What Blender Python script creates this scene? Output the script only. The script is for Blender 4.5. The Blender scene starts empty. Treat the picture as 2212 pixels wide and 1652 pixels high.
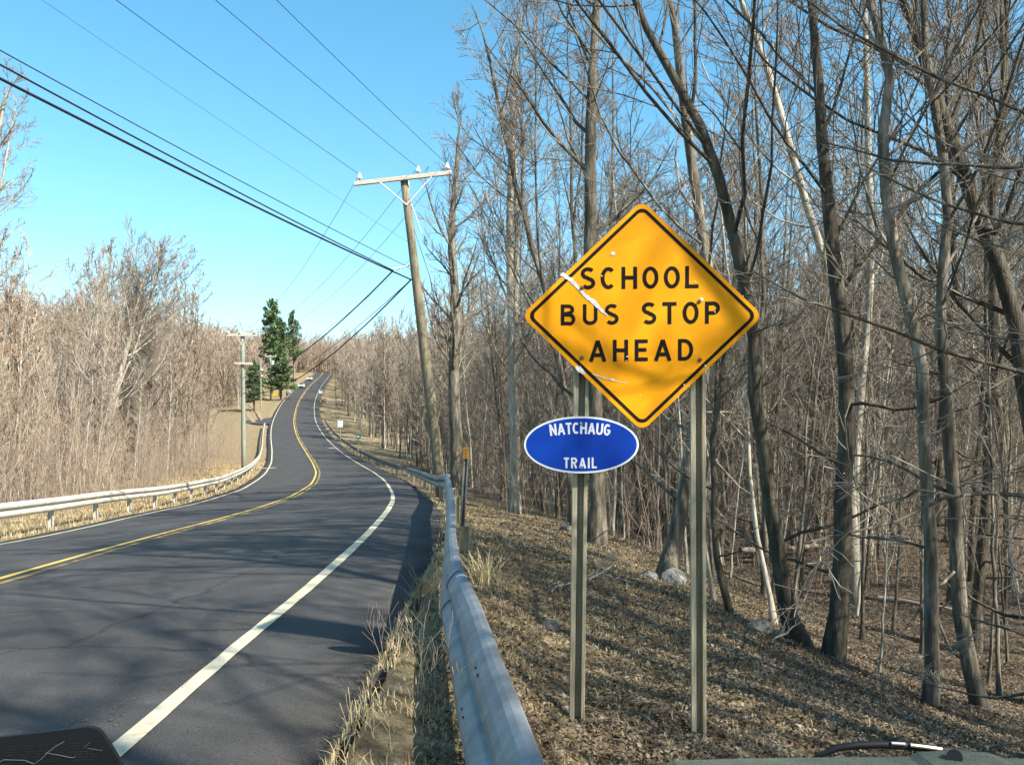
import bpy, math, random
import numpy as np
from mathutils import Vector
random.seed(7)
RNG = np.random.default_rng(11)
SC = bpy.context.scene
COL = SC.collection
F, CX, HY = 1900.0, 1106.0, 940.0          # photograph measures (2212 px wide), eye at the origin

# ------------------------------------------------------------------ camera, sky, sun, exposure
cam_d = bpy.data.cameras.new('camera'); cam = bpy.data.objects.new('camera', cam_d); COL.objects.link(cam)
cam.location = (0, 0, 0); cam.rotation_euler = (math.pi/2, 0, 0)
cam_d.sensor_width = 36; cam_d.lens = 36*F/2212; cam_d.shift_y = (HY-826)/2212
cam_d.clip_start = .05; cam_d.clip_end = 3000
SC.camera = cam
SUN = Vector((.93, -.68, 1.0)).normalized()
world = bpy.data.worlds.new('World'); SC.world = world; world.use_nodes = True
nt = world.node_tree; nt.nodes.clear()
sky = nt.nodes.new('ShaderNodeTexSky'); sky.sky_type = 'NISHITA'; sky.sun_disc = False
sky.sun_elevation = math.asin(SUN.z); sky.sun_rotation = math.atan2(SUN.x, SUN.y)
sky.altitude = 150; sky.air_density = 1.0; sky.dust_density = 1.1; sky.ozone_density = 1.0
hs = nt.nodes.new('ShaderNodeHueSaturation'); hs.inputs['Hue'].default_value = .479; hs.inputs['Saturation'].default_value = 1.3
bg = nt.nodes.new('ShaderNodeBackground'); bg.inputs['Strength'].default_value = .137
wo = nt.nodes.new('ShaderNodeOutputWorld')
nt.links.new(sky.outputs[0], hs.inputs['Color']); nt.links.new(hs.outputs[0], bg.inputs['Color']); nt.links.new(bg.outputs[0], wo.inputs[0])
sl = bpy.data.lights.new('sun', 'SUN'); sl.energy = 5.0; sl.angle = math.radians(.53); sl.color = (1, .94, .84)
so = bpy.data.objects.new('sun', sl); COL.objects.link(so); so.rotation_euler = SUN.to_track_quat('Z', 'Y').to_euler()
SC.view_settings.view_transform = 'Standard'; SC.view_settings.look = 'None'
SC.view_settings.exposure = 1.0; SC.view_settings.gamma = 1; SC.view_settings.use_curve_mapping = False
SC.render.engine = 'CYCLES'
SC.cycles.max_bounces = 4; SC.cycles.diffuse_bounces = 2; SC.cycles.glossy_bounces = 2
SC.cycles.use_adaptive_sampling = True; SC.cycles.adaptive_threshold = .012
SC.cycles.use_denoising = True; SC.cycles.denoiser = 'OPENIMAGEDENOISE'; SC.cycles.denoising_input_passes = 'RGB_ALBEDO_NORMAL'

# ------------------------------------------------------------------ helpers
def tag(o, label=None, cat=None, group=None, kind=None):
    if label: o['label'] = label
    if cat: o['category'] = cat
    if group: o['group'] = group
    if kind: o['kind'] = kind
    return o
def mesh_np(name, V, Fq=None, Ft=None, mat=None, smooth=False, uv=None):
    """mesh from numpy arrays: V (n,3), quads (m,4), tris (k,3)"""
    me = bpy.data.meshes.new(name)
    V = np.asarray(V, np.float32)
    nq = 0 if Fq is None else len(Fq); ntr = 0 if Ft is None else len(Ft)
    me.vertices.add(len(V)); me.vertices.foreach_set('co', V.ravel())
    loops = []
    if nq: loops.append(np.asarray(Fq, np.int32).ravel())
    if ntr: loops.append(np.asarray(Ft, np.int32).ravel())
    L = np.concatenate(loops)
    me.loops.add(len(L)); me.loops.foreach_set('vertex_index', L)
    me.polygons.add(nq+ntr)
    st = np.r_[np.arange(nq)*4, nq*4+np.arange(ntr)*3].astype(np.int32)
    me.polygons.foreach_set('loop_start', st)
    if smooth: me.polygons.foreach_set('use_smooth', np.ones(nq+ntr, bool))
    me.update(calc_edges=True)
    if mat:
        for m in (mat if isinstance(mat, list) else [mat]): me.materials.append(m)
    return me
def obj(name, me, parent=None, loc=None):
    o = bpy.data.objects.new(name, me); COL.objects.link(o)
    if parent is not None: o.parent = parent
    if loc is not None: o.location = loc
    return o
def empty(name, loc=(0, 0, 0)):
    o = bpy.data.objects.new(name, None); COL.objects.link(o); o.location = loc; o.empty_display_size = .2
    return o
class MB:
    """collects polygons for one mesh"""
    def __init__(s): s.v = []; s.f = []; s.m = []
    def add(s, vs, fs, mi=0):
        b = len(s.v); s.v += [tuple(map(float, v)) for v in vs]; s.f += [tuple(b+i for i in f) for f in fs]; s.m += [mi]*len(fs); return s
    def box(s, c, h, R=None, mi=0):
        vs = []
        for dx in (-1, 1):
            for dy in (-1, 1):
                for dz in (-1, 1):
                    p = Vector((dx*h[0], dy*h[1], dz*h[2]))
                    if R is not None: p = R @ p
                    vs.append(p+Vector(c))
        return s.add(vs, [(0, 1, 3, 2), (4, 6, 7, 5), (0, 4, 5, 1), (2, 3, 7, 6), (0, 2, 6, 4), (1, 5, 7, 3)], mi)
    def tube(s, pts, r, k=8, mi=0, cap=True):
        pts = [Vector(p) for p in pts]; n = len(pts)
        rs = r if isinstance(r, (list, tuple)) else [r]*n
        vs = []
        t0 = (pts[1]-pts[0]).normalized()
        a = t0.cross(Vector((0, 0, 1)));
        if a.length < .1: a = t0.cross(Vector((1, 0, 0)))
        a.normalize()
        for i, p in enumerate(pts):
            t = (pts[min(i+1, n-1)]-pts[max(i-1, 0)]).normalized()
            a = (a-t*a.dot(t)).normalized(); b = t.cross(a)
            for j in range(k):
                an = 2*math.pi*j/k; vs.append(p+(a*math.cos(an)+b*math.sin(an))*rs[i])
        fs = [(i*k+j, i*k+(j+1) % k, (i+1)*k+(j+1) % k, (i+1)*k+j) for i in range(n-1) for j in range(k)]
        if cap: fs += [tuple(range(k-1, -1, -1)), tuple((n-1)*k+j for j in range(k))]
        return s.add(vs, fs, mi)
    def prism(s, poly, y0, y1, mi=0):
        """poly in xz, extruded along y"""
        n = len(poly); vs = [(x, y0, z) for x, z in poly]+[(x, y1, z) for x, z in poly]
        fs = [tuple(range(n)), tuple(range(2*n-1, n-1, -1))]+[(i, (i+1) % n+0, n+(i+1) % n, n+i)[::-1] for i in range(n)]
        return s.add(vs, fs, mi)
    def mesh(s, name, mat, smooth=False):
        me = bpy.data.meshes.new(name); me.from_pydata(s.v, [], s.f)
        for m in (mat if isinstance(mat, list) else [mat]): me.materials.append(m)
        me.polygons.foreach_set('material_index', s.m)
        if smooth: me.polygons.foreach_set('use_smooth', [True]*len(s.f))
        me.update(); return me
    def build(s, name, mat, parent=None, smooth=False, loc=None):
        return obj(name, s.mesh(name, mat, smooth), parent, loc)

# ------------------------------------------------------------------ materials
def lin(r, g, b):
    return tuple((c/255/12.92 if c/255 <= .04045 else ((c/255+.055)/1.055)**2.4) for c in (r, g, b))+(1,)
def mat(name, cols, scale=4, detail=6, rough=.8, metal=0, bump=0, bscale=None, stretch=(1, 1, 1), rnd=0, spec=.3, coord='Object', emis=None, lo=.3, hi=.7):
    m = bpy.data.materials.new(name); m.use_nodes = True; t = m.node_tree; N = t.nodes; Lk = t.links.new
    b = N['Principled BSDF']; b.inputs['Roughness'].default_value = rough; b.inputs['Metallic'].default_value = metal
    b.inputs['Specular IOR Level'].default_value = spec
    tc = N.new('ShaderNodeTexCoord'); mp = N.new('ShaderNodeMapping'); mp.inputs['Scale'].default_value = stretch
    Lk(tc.outputs[coord], mp.inputs[0])
    nz = N.new('ShaderNodeTexNoise'); nz.inputs['Scale'].default_value = scale; nz.inputs['Detail'].default_value = detail; nz.inputs['Roughness'].default_value = .65
    Lk(mp.outputs[0], nz.inputs['Vector'])
    cr = N.new('ShaderNodeValToRGB'); e = cr.color_ramp.elements
    n = len(cols)
    e[0].position = lo; e[0].color = (*cols[0][:3], 1); e[1].position = hi; e[1].color = (*cols[-1][:3], 1)
    for i in range(1, n-1):
        q = e.new(lo+(hi-lo)*i/(n-1)); q.color = (*cols[i][:3], 1)
    Lk(nz.outputs[0], cr.inputs[0]); out = cr.outputs[0]
    if rnd:
        oi = N.new('ShaderNodeObjectInfo'); mr = N.new('ShaderNodeMapRange'); mr.inputs[3].default_value = 1-rnd; mr.inputs[4].default_value = 1+rnd
        Lk(oi.outputs['Random'], mr.inputs[0])
        vm = N.new('ShaderNodeVectorMath'); vm.operation = 'SCALE'; Lk(out, vm.inputs[0]); Lk(mr.outputs[0], vm.inputs['Scale']); out = vm.outputs[0]
    Lk(out, b.inputs['Base Color'])
    if bump:
        n2 = N.new('ShaderNodeTexNoise'); n2.inputs['Scale'].default_value = bscale or scale*4; n2.inputs['Detail'].default_value = 5
        Lk(mp.outputs[0], n2.inputs['Vector'])
        bp = N.new('ShaderNodeBump'); bp.inputs['Strength'].default_value = bump; bp.inputs['Distance'].default_value = .02
        Lk(n2.outputs[0], bp.inputs['Height']); Lk(bp.outputs[0], b.inputs['Normal'])
    return m
M = {}
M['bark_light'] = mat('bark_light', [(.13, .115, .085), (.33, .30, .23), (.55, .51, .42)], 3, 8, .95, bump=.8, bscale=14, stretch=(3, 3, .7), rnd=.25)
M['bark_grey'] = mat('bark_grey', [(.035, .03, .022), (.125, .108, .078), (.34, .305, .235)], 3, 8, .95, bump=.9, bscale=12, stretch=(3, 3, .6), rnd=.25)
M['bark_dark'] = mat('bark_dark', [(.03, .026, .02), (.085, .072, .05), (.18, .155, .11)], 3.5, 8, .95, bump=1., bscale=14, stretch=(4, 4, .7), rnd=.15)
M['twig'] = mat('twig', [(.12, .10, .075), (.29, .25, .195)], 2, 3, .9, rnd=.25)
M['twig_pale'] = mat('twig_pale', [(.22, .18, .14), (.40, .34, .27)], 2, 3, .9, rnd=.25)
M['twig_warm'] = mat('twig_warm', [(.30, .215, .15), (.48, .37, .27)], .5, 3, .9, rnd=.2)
M['twig_far'] = mat('twig_far', [(.22, .155, .11), (.34, .26, .19), (.52, .45, .34)], .45, 6, .9)
M['brush'] = mat('brush', [(.22, .16, .115), (.35, .275, .205), (.50, .42, .32)], .25, 6, .9)
M['needles'] = mat('needles', [(.05, .08, .045), (.10, .15, .06), (.20, .26, .10)], .35, 6, .8)
M['pole_wood'] = mat('pole_wood', [(.085, .07, .042), (.19, .165, .105), (.29, .26, .18)], 5, 8, .9, bump=.6, bscale=30, stretch=(3, 3, .25))
M['pole_grey'] = mat('pole_grey', [(.19, .21, .16), (.30, .325, .25)], 5, 6, .9, stretch=(3, 3, .25))
M['arm_wood'] = mat('arm_wood', [(.42, .36, .28), (.62, .56, .46)], 8, 6, .85, stretch=(.5, 3, 3), bump=.4)
M['galv'] = mat('galv', [(.12, .122, .122), (.21, .215, .215), (.31, .315, .315)], 6, 9, .5, metal=.25, bump=.03, bscale=50, spec=.5)
M['galv_old'] = mat('galv_old', [(.40, .385, .33), (.56, .54, .47)], 3, 8, .65, metal=.1, bump=.1)
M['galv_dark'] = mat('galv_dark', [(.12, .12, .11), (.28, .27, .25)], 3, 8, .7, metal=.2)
M['chan'] = mat('chan', [(.20, .175, .115), (.36, .325, .225), (.44, .40, .30)], 7, 8, .75, metal=.05, stretch=(6, 6, .4), bump=.25, bscale=30)
M['wood_post'] = mat('wood_post', [(.16, .13, .09), (.34, .29, .21)], 6, 6, .9, stretch=(3, 3, .3))
M['black'] = mat('black', [(.012, .012, .013), (.02, .02, .02)], 5, 3, .6)
M['hole'] = mat('hole', [(.004, .004, .004), (.008, .008, .008)], 5, 1, .9)
M['cable'] = mat('cable', [(.012, .014, .02), (.02, .022, .03)], 5, 2, .6)
M['wire'] = mat('wire', [(.06, .09, .14), (.09, .12, .18)], 5, 2, .5)
M['porcelain'] = mat('porcelain', [(.72, .74, .78), (.85, .86, .88)], 9, 2, .25, spec=.5)
M['sign_yellow'] = mat('sign_yellow', [(.80, .305, .0), (.85, .34, .001), (.87, .36, .001)], 3, 7, .6, spec=.2)
M['sign_black'] = mat('sign_black', [(.008, .007, .007), (.018, .015, .013)], 18, 7, .8, spec=.1)
M['sign_blue'] = mat('sign_blue', [(.002, .035, .30), (.003, .05, .38)], 3, 7, .6, spec=.15)
M['sign_white'] = mat('sign_white', [(.62, .68, .74), (.78, .80, .82)], 12, 6, .5)
M['sign_green'] = mat('sign_green', [(.0, .16, .10), (.01, .22, .14)], 3, 4, .5)
M['scrape'] = mat('scrape', [(.28, .29, .27), (.66, .66, .62), (.8, .8, .78)], 40, 8, .6)
M['rust'] = mat('rust', [(.08, .03, .015), (.25, .13, .08)], 60, 4, .8)
M['rock'] = mat('rock', [(.06, .056, .048), (.19, .18, .155), (.45, .44, .39)], 5, 9, .9, bump=1, bscale=18, coord='Object')
M['line_white'] = mat('line_white', [(.22, .19, .13), (.50, .45, .31), (.62, .56, .39)], 14, 9, .75, bump=.3, bscale=120, lo=.2, hi=.55)
M['line_yellow'] = mat('line_yellow', [(.30, .20, .05), (.62, .42, .085), (.72, .50, .12)], 5, 9, .75, bump=.3, bscale=120, lo=.25, hi=.6)
M['line_worn'] = mat('line_worn', [(.055, .052, .05), (.25, .18, .06), (.60, .41, .09)], 1.6, 9, .8, bump=.3, bscale=120, lo=.38, hi=.62)
M['leaf'] = mat('leaf', [(.04, .029, .019), (.105, .08, .052), (.20, .158, .108), (.42, .36, .26)], 9, 3, .85, spec=.2)
M['grass_dead'] = mat('grass_dead', [(.22, .16, .085), (.42, .32, .17), (.58, .48, .28)], 2.2, 5, .85, spec=.2)
M['grass_green'] = mat('grass_green', [(.16, .14, .065), (.30, .27, .13)], 2.2, 5, .85, spec=.2)
M['straw'] = mat('straw', [(.50, .41, .22), (.68, .58, .34)], 3, 4, .8)
M['dirt_track'] = mat('dirt_track', [(.20, .155, .09), (.34, .27, .17)], 1, 6, .95)
M['car_white'] = mat('car_white', [(.7, .72, .75), (.75, .77, .8)], 1, 2, .25, spec=.6)
M['car_dark'] = mat('car_dark', [(.03, .035, .045), (.05, .055, .065)], 1, 2, .25, spec=.6)
M['glass_dark'] = mat('glass_dark', [(.01, .012, .015), (.02, .022, .03)], 1, 2, .08, spec=.8)
M['cowl'] = mat('cowl', [(.06, .075, .055), (.10, .115, .085)], 60, 6, .75, bump=.25, bscale=300)
M['chrome'] = mat('chrome', [(.6, .6, .6), (.8, .8, .8)], 5, 2, .2, metal=.9)
M['etch'] = mat('etch', [(.16, .18, .18), (.30, .32, .32)], 30, 4, .5)
M['print_dim'] = mat('print_dim', [(.02, .022, .022), (.05, .052, .05)], 90, 4, .6)

# asphalt: grain, long wheel-track polish, fine cracks
def asphalt():
    m = bpy.data.materials.new('asphalt'); m.use_nodes = True; t = m.node_tree; N = t.nodes; Lk = t.links.new
    b = N['Principled BSDF']; b.inputs['Roughness'].default_value = .82; b.inputs['Specular IOR Level'].default_value = .35
    tc = N.new('ShaderNodeTexCoord')
    n1 = N.new('ShaderNodeTexNoise'); n1.inputs['Scale'].default_value = 1.1; n1.inputs['Detail'].default_value = 6; Lk(tc.outputs['Object'], n1.inputs[0])
    n2 = N.new('ShaderNodeTexNoise'); n2.inputs['Scale'].default_value = 140; n2.inputs['Detail'].default_value = 3; Lk(tc.outputs['Object'], n2.inputs[0])
    c1 = N.new('ShaderNodeValToRGB'); c1.color_ramp.elements[0].position = .3; c1.color_ramp.elements[1].position = .7
    c1.color_ramp.elements[0].color = (.038, .036, .033, 1); c1.color_ramp.elements[1].color = (.074, .070, .064, 1); Lk(n1.outputs[0], c1.inputs[0])
    c2 = N.new('ShaderNodeValToRGB'); c2.color_ramp.elements[0].position = .35; c2.color_ramp.elements[1].position = .72
    c2.color_ramp.elements[0].color = (.55, .55, .55, 1); c2.color_ramp.elements[1].color = (1.6, 1.6, 1.6, 1); Lk(n2.outputs[0], c2.inputs[0])
    mx = N.new('ShaderNodeMix'); mx.data_type = 'RGBA'; mx.blend_type = 'MULTIPLY'; mx.inputs[0].default_value = 1
    Lk(c1.outputs[0], mx.inputs[6]); Lk(c2.outputs[0], mx.inputs[7])
    # cracks
    vo = N.new('ShaderNodeTexVoronoi'); vo.feature = 'DISTANCE_TO_EDGE'; vo.inputs['Scale'].default_value = .35
    nd = N.new('ShaderNodeTexNoise'); nd.inputs['Scale'].default_value = 1.5; nd.inputs['Detail'].default_value = 5; Lk(tc.outputs['Object'], nd.inputs[0])
    md = N.new('ShaderNodeMix'); md.data_type = 'VECTOR'; md.inputs[0].default_value = .35; Lk(tc.outputs['Object'], md.inputs[4]); Lk(nd.outputs['Color'], md.inputs[5])
    Lk(md.outputs[1], vo.inputs['Vector'])
    cc = N.new('ShaderNodeValToRGB'); cc.color_ramp.elements[0].position = .0; cc.color_ramp.elements[1].position = .006
    cc.color_ramp.elements[0].color = (.35, .35, .35, 1); Lk(vo.outputs['Distance'], cc.inputs[0])
    m2 = N.new('ShaderNodeMix'); m2.data_type = 'RGBA'; m2.blend_type = 'MULTIPLY'; m2.inputs[0].default_value = .8
    Lk(mx.outputs[2], m2.inputs[6]); Lk(cc.outputs[0], m2.inputs[7]); Lk(m2.outputs[2], b.inputs['Base Color'])
    bp = N.new('ShaderNodeBump'); bp.inputs['Strength'].default_value = .5; bp.inputs['Distance'].default_value = .008
    Lk(n2.outputs[0], bp.inputs['Height']); Lk(bp.outputs[0], b.inputs['Normal'])
    return m
M['asphalt'] = asphalt()

# ground: dead verge grass near the road (attribute 'verge'), leaf litter in the wood
def ground_mat():
    m = bpy.data.materials.new('ground'); m.use_nodes = True; t = m.node_tree; N = t.nodes; Lk = t.links.new
    b = N['Principled BSDF']; b.inputs['Roughness'].default_value = .95; b.inputs['Specular IOR Level'].default_value = .125
    tc = N.new('ShaderNodeTexCoord')
    def nz(sc, d=6):
        n = N.new('ShaderNodeTexNoise'); n.inputs['Scale'].default_value = sc; n.inputs['Detail'].default_value = d; n.inputs['Roughness'].default_value = .7
        Lk(tc.outputs['Object'], n.inputs[0]); return n.outputs[0]
    def ramp(src, *cs):
        r = N.new('ShaderNodeValToRGB'); e = r.color_ramp.elements; Lk(src, r.inputs[0])
        e[0].position = cs[0][0]; e[0].color = (*cs[0][1], 1); e[1].position = cs[-1][0]; e[1].color = (*cs[-1][1], 1)
        for p, c in cs[1:-1]: q = e.new(p); q.color = (*c, 1)
        return r.outputs[0]
    litter = ramp(nz(11, 10), (.34, (.04, .028, .018)), (.46, (.095, .068, .044)), (.56, (.155, .118, .078)), (.68, (.28, .225, .155)))
    grass = ramp(nz(7, 10), (.34, (.10, .072, .038)), (.5, (.25, .19, .105)), (.66, (.42, .335, .20)))
    at = N.new('ShaderNodeAttribute'); at.attribute_name = 'verge'
    ad = N.new('ShaderNodeMath'); ad.operation = 'ADD'; Lk(at.outputs['Fac'], ad.inputs[0])
    ms = N.new('ShaderNodeMath'); ms.operation = 'MULTIPLY_ADD'; ms.inputs[1].default_value = 1.4; ms.inputs[2].default_value = -.7
    Lk(nz(.9, 5), ms.inputs[0]); Lk(ms.outputs[0], ad.inputs[1])
    cl = ramp(ad.outputs[0], (.3, (0, 0, 0)), (.7, (1, 1, 1)))
    mx = N.new('ShaderNodeMix'); mx.data_type = 'RGBA'; Lk(cl, mx.inputs[0]); Lk(litter, mx.inputs[6]); Lk(grass, mx.inputs[7])
    Lk(mx.outputs[2], b.inputs['Base Color'])
    bp = N.new('ShaderNodeBump'); bp.inputs['Strength'].default_value = 1; bp.inputs['Distance'].default_value = .05
    Lk(nz(22, 8), bp.inputs['Height']); Lk(bp.outputs[0], b.inputs['Normal'])
    return m
M['ground'] = ground_mat()

# ------------------------------------------------------------------ road centre line (s, x, y, z, bank)
RT = np.array([(2,-5.145,3.456,-1.470,0.032),(4,-5.176,5.457,-1.467,0.041),(6,-5.212,7.458,-1.482,0.047),(8,-5.242,9.459,-1.491,0.060),
(10,-5.346,11.455,-1.517,0.066),(13,-5.547,14.451,-1.584,0.085),(16,-5.872,17.424,-1.695,0.089),(19,-6.246,20.397,-1.807,0.083),(22,-6.647,23.367,-1.922,0.071),
(26,-7.203,27.326,-2.047,0.068),(30,-7.805,31.278,-2.186,0.069),(34,-8.454,35.225,-2.269,0.073),(38,-9.111,39.170,-2.348,0.071),(43,-9.966,44.094,-2.44,0.066),
(48,-10.927,49.001,-2.471,0.054),(54,-12.132,54.878,-2.47,0.044),(60,-13.430,60.735,-2.456,0.030),(67,-15.079,67.536,-2.371,0.019),(75,-17.025,75.293,-2.24,0.012),
(84,-19.348,83.979,-1.947,0.002),(94,-21.970,93.617,-1.543,-0.01),(105,-24.936,104.187,-0.931,-0.01),(118,-28.411,116.685,-0.115,-.005),(132,-32.032,130.156,1.0,-0.008),
(150,-36.477,147.538,2.444,0.0),(170,-41.043,166.915,4.333,-0.01),(195,-46.469,191.183,6.851,0.0),(225,-52.472,220.424,9.925,0.0),(260,-59.109,254.616,13.507,0.004),
(300,-66.462,293.759,17.498,0.01),(345,-74.284,337.838,22.0,0.02),(380,-80.5,372.2,25.6,0.02),(420,-88,411.5,30.5,0.0),(520,-110,509,42,0.0)])
RT = np.vstack([[(-40, -4.8, -38.5, -1.55, .02)], RT])
HW = 3.45
def hermite(S, Vv, q):
    g = np.gradient(Vv, S); i = np.clip(np.searchsorted(S, q)-1, 0, len(S)-2)
    h = S[i+1]-S[i]; t = (q-S[i])/h
    return (2*t**3-3*t**2+1)*Vv[i]+(t**3-2*t**2+t)*h*g[i]+(-2*t**3+3*t**2)*Vv[i+1]+(t**3-t**2)*h*g[i+1]
SD = np.arange(-38, 500, 1.0)
CXx, CYy, CZz, CBb = [hermite(RT[:, 0], RT[:, k], SD) for k in (1, 2, 3, 4)]
TX, TY = np.gradient(CXx), np.gradient(CYy); _n = np.hypot(TX, TY); TX /= _n; TY /= _n
def rp(s, l, dz=0.0):
    """point at road station s, signed offset l to the right, on the road's cross slope"""
    x, y, z, b, tx, ty = [np.interp(s, SD, a) for a in (CXx, CYy, CZz, CBb, TX, TY)]
    zz = z+b*np.clip(l, -HW, HW)-.05*np.maximum(np.abs(l)-HW, 0)
    return np.stack(np.broadcast_arrays(x+ty*l, y-tx*l, zz+dz), -1)
def sm(t): t = np.clip(t, 0, 1); return t*t*(3-2*t)
FR = np.array([(-60, -3.0), (0, -3.0), (20, -3.3), (60, -3.7), (90, -3.2), (130, -.8), (200, 5.5), (350, 23), (390, 26), (450, 38), (540, 47), (900, 70)])
FL = np.array([(-60, -2.6), (20, -3.0), (60, -3.5), (95, -2.3), (130, .4), (150, 2.1), (200, 7), (350, 24), (390, 27), (450, 39), (540, 48), (900, 70)])
def hnoise(x, y):
    return (np.sin(x*.9+1.3*np.sin(y*.7))*np.cos(y*1.1+.8*np.sin(x*.6))*.07+np.sin(x*.23+y*.31)*.12*np.sin(y*.17-x*.11)
            + .03*np.sin(x*3.1+y*1.7)*np.sin(y*2.7-x*1.3))
def ground(x, y, road_drop=False, full=False):
    x = np.atleast_1d(np.asarray(x, float)); y = np.atleast_1d(np.asarray(y, float))
    Z = np.empty_like(x); Lt = np.empty_like(x); Sx = np.empty_like(x)
    for a in range(0, len(x), 20000):
        xs = x[a:a+20000]; ys = y[a:a+20000]
        i = ((xs[:, None]-CXx[None])**2+(ys[:, None]-CYy[None])**2).argmin(1)
        dx = xs-CXx[i]; dy = ys-CYy[i]; l = dx*TY[i]-dy*TX[i]; s = SD[i]+dx*TX[i]+dy*TY[i]
        s = np.clip(s, SD[0], SD[-1])
        zc = np.interp(s, SD, CZz); b = np.interp(s, SD, CBb)
        d = l-HW; zr = zc+HW*b
        prof = zr+np.interp(d, [0, 1.0, 1.15, 1.5, 2.2, 3.1], [0, -.05, -.13, -.20, -.25, -.42])
        w = sm((d-2.6)/np.clip(5.2+ys*.06, 5, 16))
        fl = np.interp(ys, FR[:, 0], FR[:, 1])
        zR = prof*(1-w)+fl*w+hnoise(xs, ys)*sm((d-1.3)/3)
        d2 = -l-HW; zl = zc-HW*b
        prof2 = zl+np.interp(d2, [0, .45, .6, 1.0, 2.5], [0, -.022, -.07, -.10, -.18])
        w2 = sm((d2-2.5)/14); fl2 = np.interp(ys, FL[:, 0], FL[:, 1])+np.clip((d2-14)*.17, 0, 20)*sm((ys-85)/60)
        zL = prof2*(1-w2)+fl2*w2+hnoise(xs, ys)*sm((d2-.8)/3)
        zR = zR+np.interp(s, [-4, 4, 8, 14], [.26, .24, .14, 0])*sm((d-.88)/.2)*(1-sm((d-1.62)/.5))
        z = np.where(l > HW, zR, np.where(l < -HW, zL, zc+b*l))
        if road_drop:
            mg = np.clip(.02*ys, 0, 4)
            inr = (l < HW+.97-0+0*mg) & (l > -HW-.43)
            ins = (l < HW+.9+mg) & (l > -HW-.4-mg)
            z = z-np.where(inr, .14+.004*np.clip(ys, 0, 400), 0)-np.where(ins & ~inr, np.clip(.0012*(ys-30), 0, .3), 0)
        Z[a:a+20000] = z; Lt[a:a+20000] = l; Sx[a:a+20000] = s
    return (Z, Lt, Sx) if full else Z
def hit(px, py, y0=2.0, y1=400):
    """where the sight line through a photograph point meets the ground"""
    Y = np.geomspace(y0, y1, 3000); X = (px-CX)/F*Y; Zr = -(py-HY)/F*Y
    g = ground(X, Y); k = np.argmax(Zr < g)
    return float(X[k]), float(Y[k]), float(g[k])
def bp(px, py, Y): return ((px-CX)/F*Y, Y, (HY-py)/F*Y)

# ------------------------------------------------------------------ terrain
gx = np.concatenate([-14-np.geomspace(1, 420, 70)[::-1]*1.0, np.arange(-14, 9, .2), 9+np.geomspace(.5, 420, 60)])
gy = np.concatenate([-np.geomspace(1, 60, 14)[::-1], np.arange(-.6, 22, .2), np.arange(22, 60, .6), np.arange(60, 360, 1.6), 360+np.geomspace(2, 500, 25)])
gx = np.unique(np.concatenate([gx, np.arange(-90, -14, .9)]))
XX, YY = np.meshgrid(gx, gy); nx_, ny_ = len(gx), len(gy)
Zt, Lt, St = ground(XX.ravel(), YY.ravel(), road_drop=True, full=True)
V = np.c_[XX.ravel(), YY.ravel(), Zt]
ii = (np.arange(ny_-1)[:, None]*nx_+np.arange(nx_-1)[None]).ravel()
me = mesh_np('ground', V, np.c_[ii, ii+1, ii+nx_+1, ii+nx_], None, M['ground'], True)
ver = np.where(Lt > 0, 1-sm((Lt-HW-2.0)/3.5), 1-sm((-Lt-HW-9)/16))
fieldm = sm((St-95)/20)*(1-sm((St-230)/20))*(Lt < 0)*(1-sm((-Lt-45)/10)); ver = np.maximum(ver, fieldm)
farR = (Lt > 0)*sm((St-60)/20)*(1-sm((Lt-HW-8)/5)); ver = np.maximum(ver, farR)
at = me.attributes.new('verge', 'FLOAT', 'POINT'); at.data.foreach_set('value', ver.astype(np.float32))
tag(obj('ground', me), 'brown leaf litter and dead grass ground', kind='structure')

# ------------------------------------------------------------------ road, markings
def loft(name, S, Ls, dz, m, parent=None, jitter=0):
    S = np.asarray(S, float); rows = []
    for j, l in enumerate(Ls):
        lo = l if np.ndim(l) else np.full(len(S), float(l))
        rows.append(rp(S, lo, dz))
    V = np.stack(rows, 1).reshape(-1, 3); n = len(Ls)
    ii = (np.arange(len(S)-1)[:, None]*n+np.arange(n-1)[None]).ravel()
    return obj(name, mesh_np(name, V, np.c_[ii, ii+1, ii+n+1, ii+n], None, m, True), parent)
S1 = np.concatenate([np.arange(-30, 60, .25), np.arange(60, 402, 1.0)])
edge = HW+1.0+.06*np.sin(S1*1.7)+.04*np.sin(S1*4.3+1)+RNG.normal(0, .02, len(S1))*(S1 < 60)
edgeL = -HW-.45+.03*np.sin(S1*1.3)
rd = loft('road', S1, [edgeL-.02, edgeL, -HW, -1.7, 0, 1.7, HW, HW+.5, edge, edge+.03], 0, M['asphalt'])
v = np.empty(len(rd.data.vertices)*3, np.float32); rd.data.vertices.foreach_get('co', v); v = v.reshape(-1, 10, 3)
sk_ = np.clip((S1-40)*.004, 0, .7); v[:, 0, 2] -= .25+sk_; v[:, 9, 2] -= .16+sk_; rd.data.vertices.foreach_set('co', v.ravel())
tag(rd, 'dark two lane asphalt road curving up the hill', kind='structure')
def jit(a): return a+RNG.normal(0, .003, len(S1))
for nm, l0, w, mm in (('road_marking', HW, .10, 'line_white'), ('road_marking', -HW, .10, 'line_white'),
                      ('road_marking', -.12, .10, 'line_yellow'), ('road_marking', .12, .10, 'line_worn')):
    o = loft(nm, S1, [jit(np.full(len(S1), l0-w/2)), jit(np.full(len(S1), l0+w/2))], .005, M[mm], rd)
for s0, la, lb in ((66, -HW-.75, -HW+.55), (97, HW-.8, HW+.35)):
    mb = MB(); q = [rp(s0, la, .009), rp(s0, lb, .009), rp(s0+.5, lb, .009), rp(s0+.5, la, .009)]
    mb.add(q, [(0, 1, 2, 3)]).build('road_marking', M['line_white'], rd)
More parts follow.
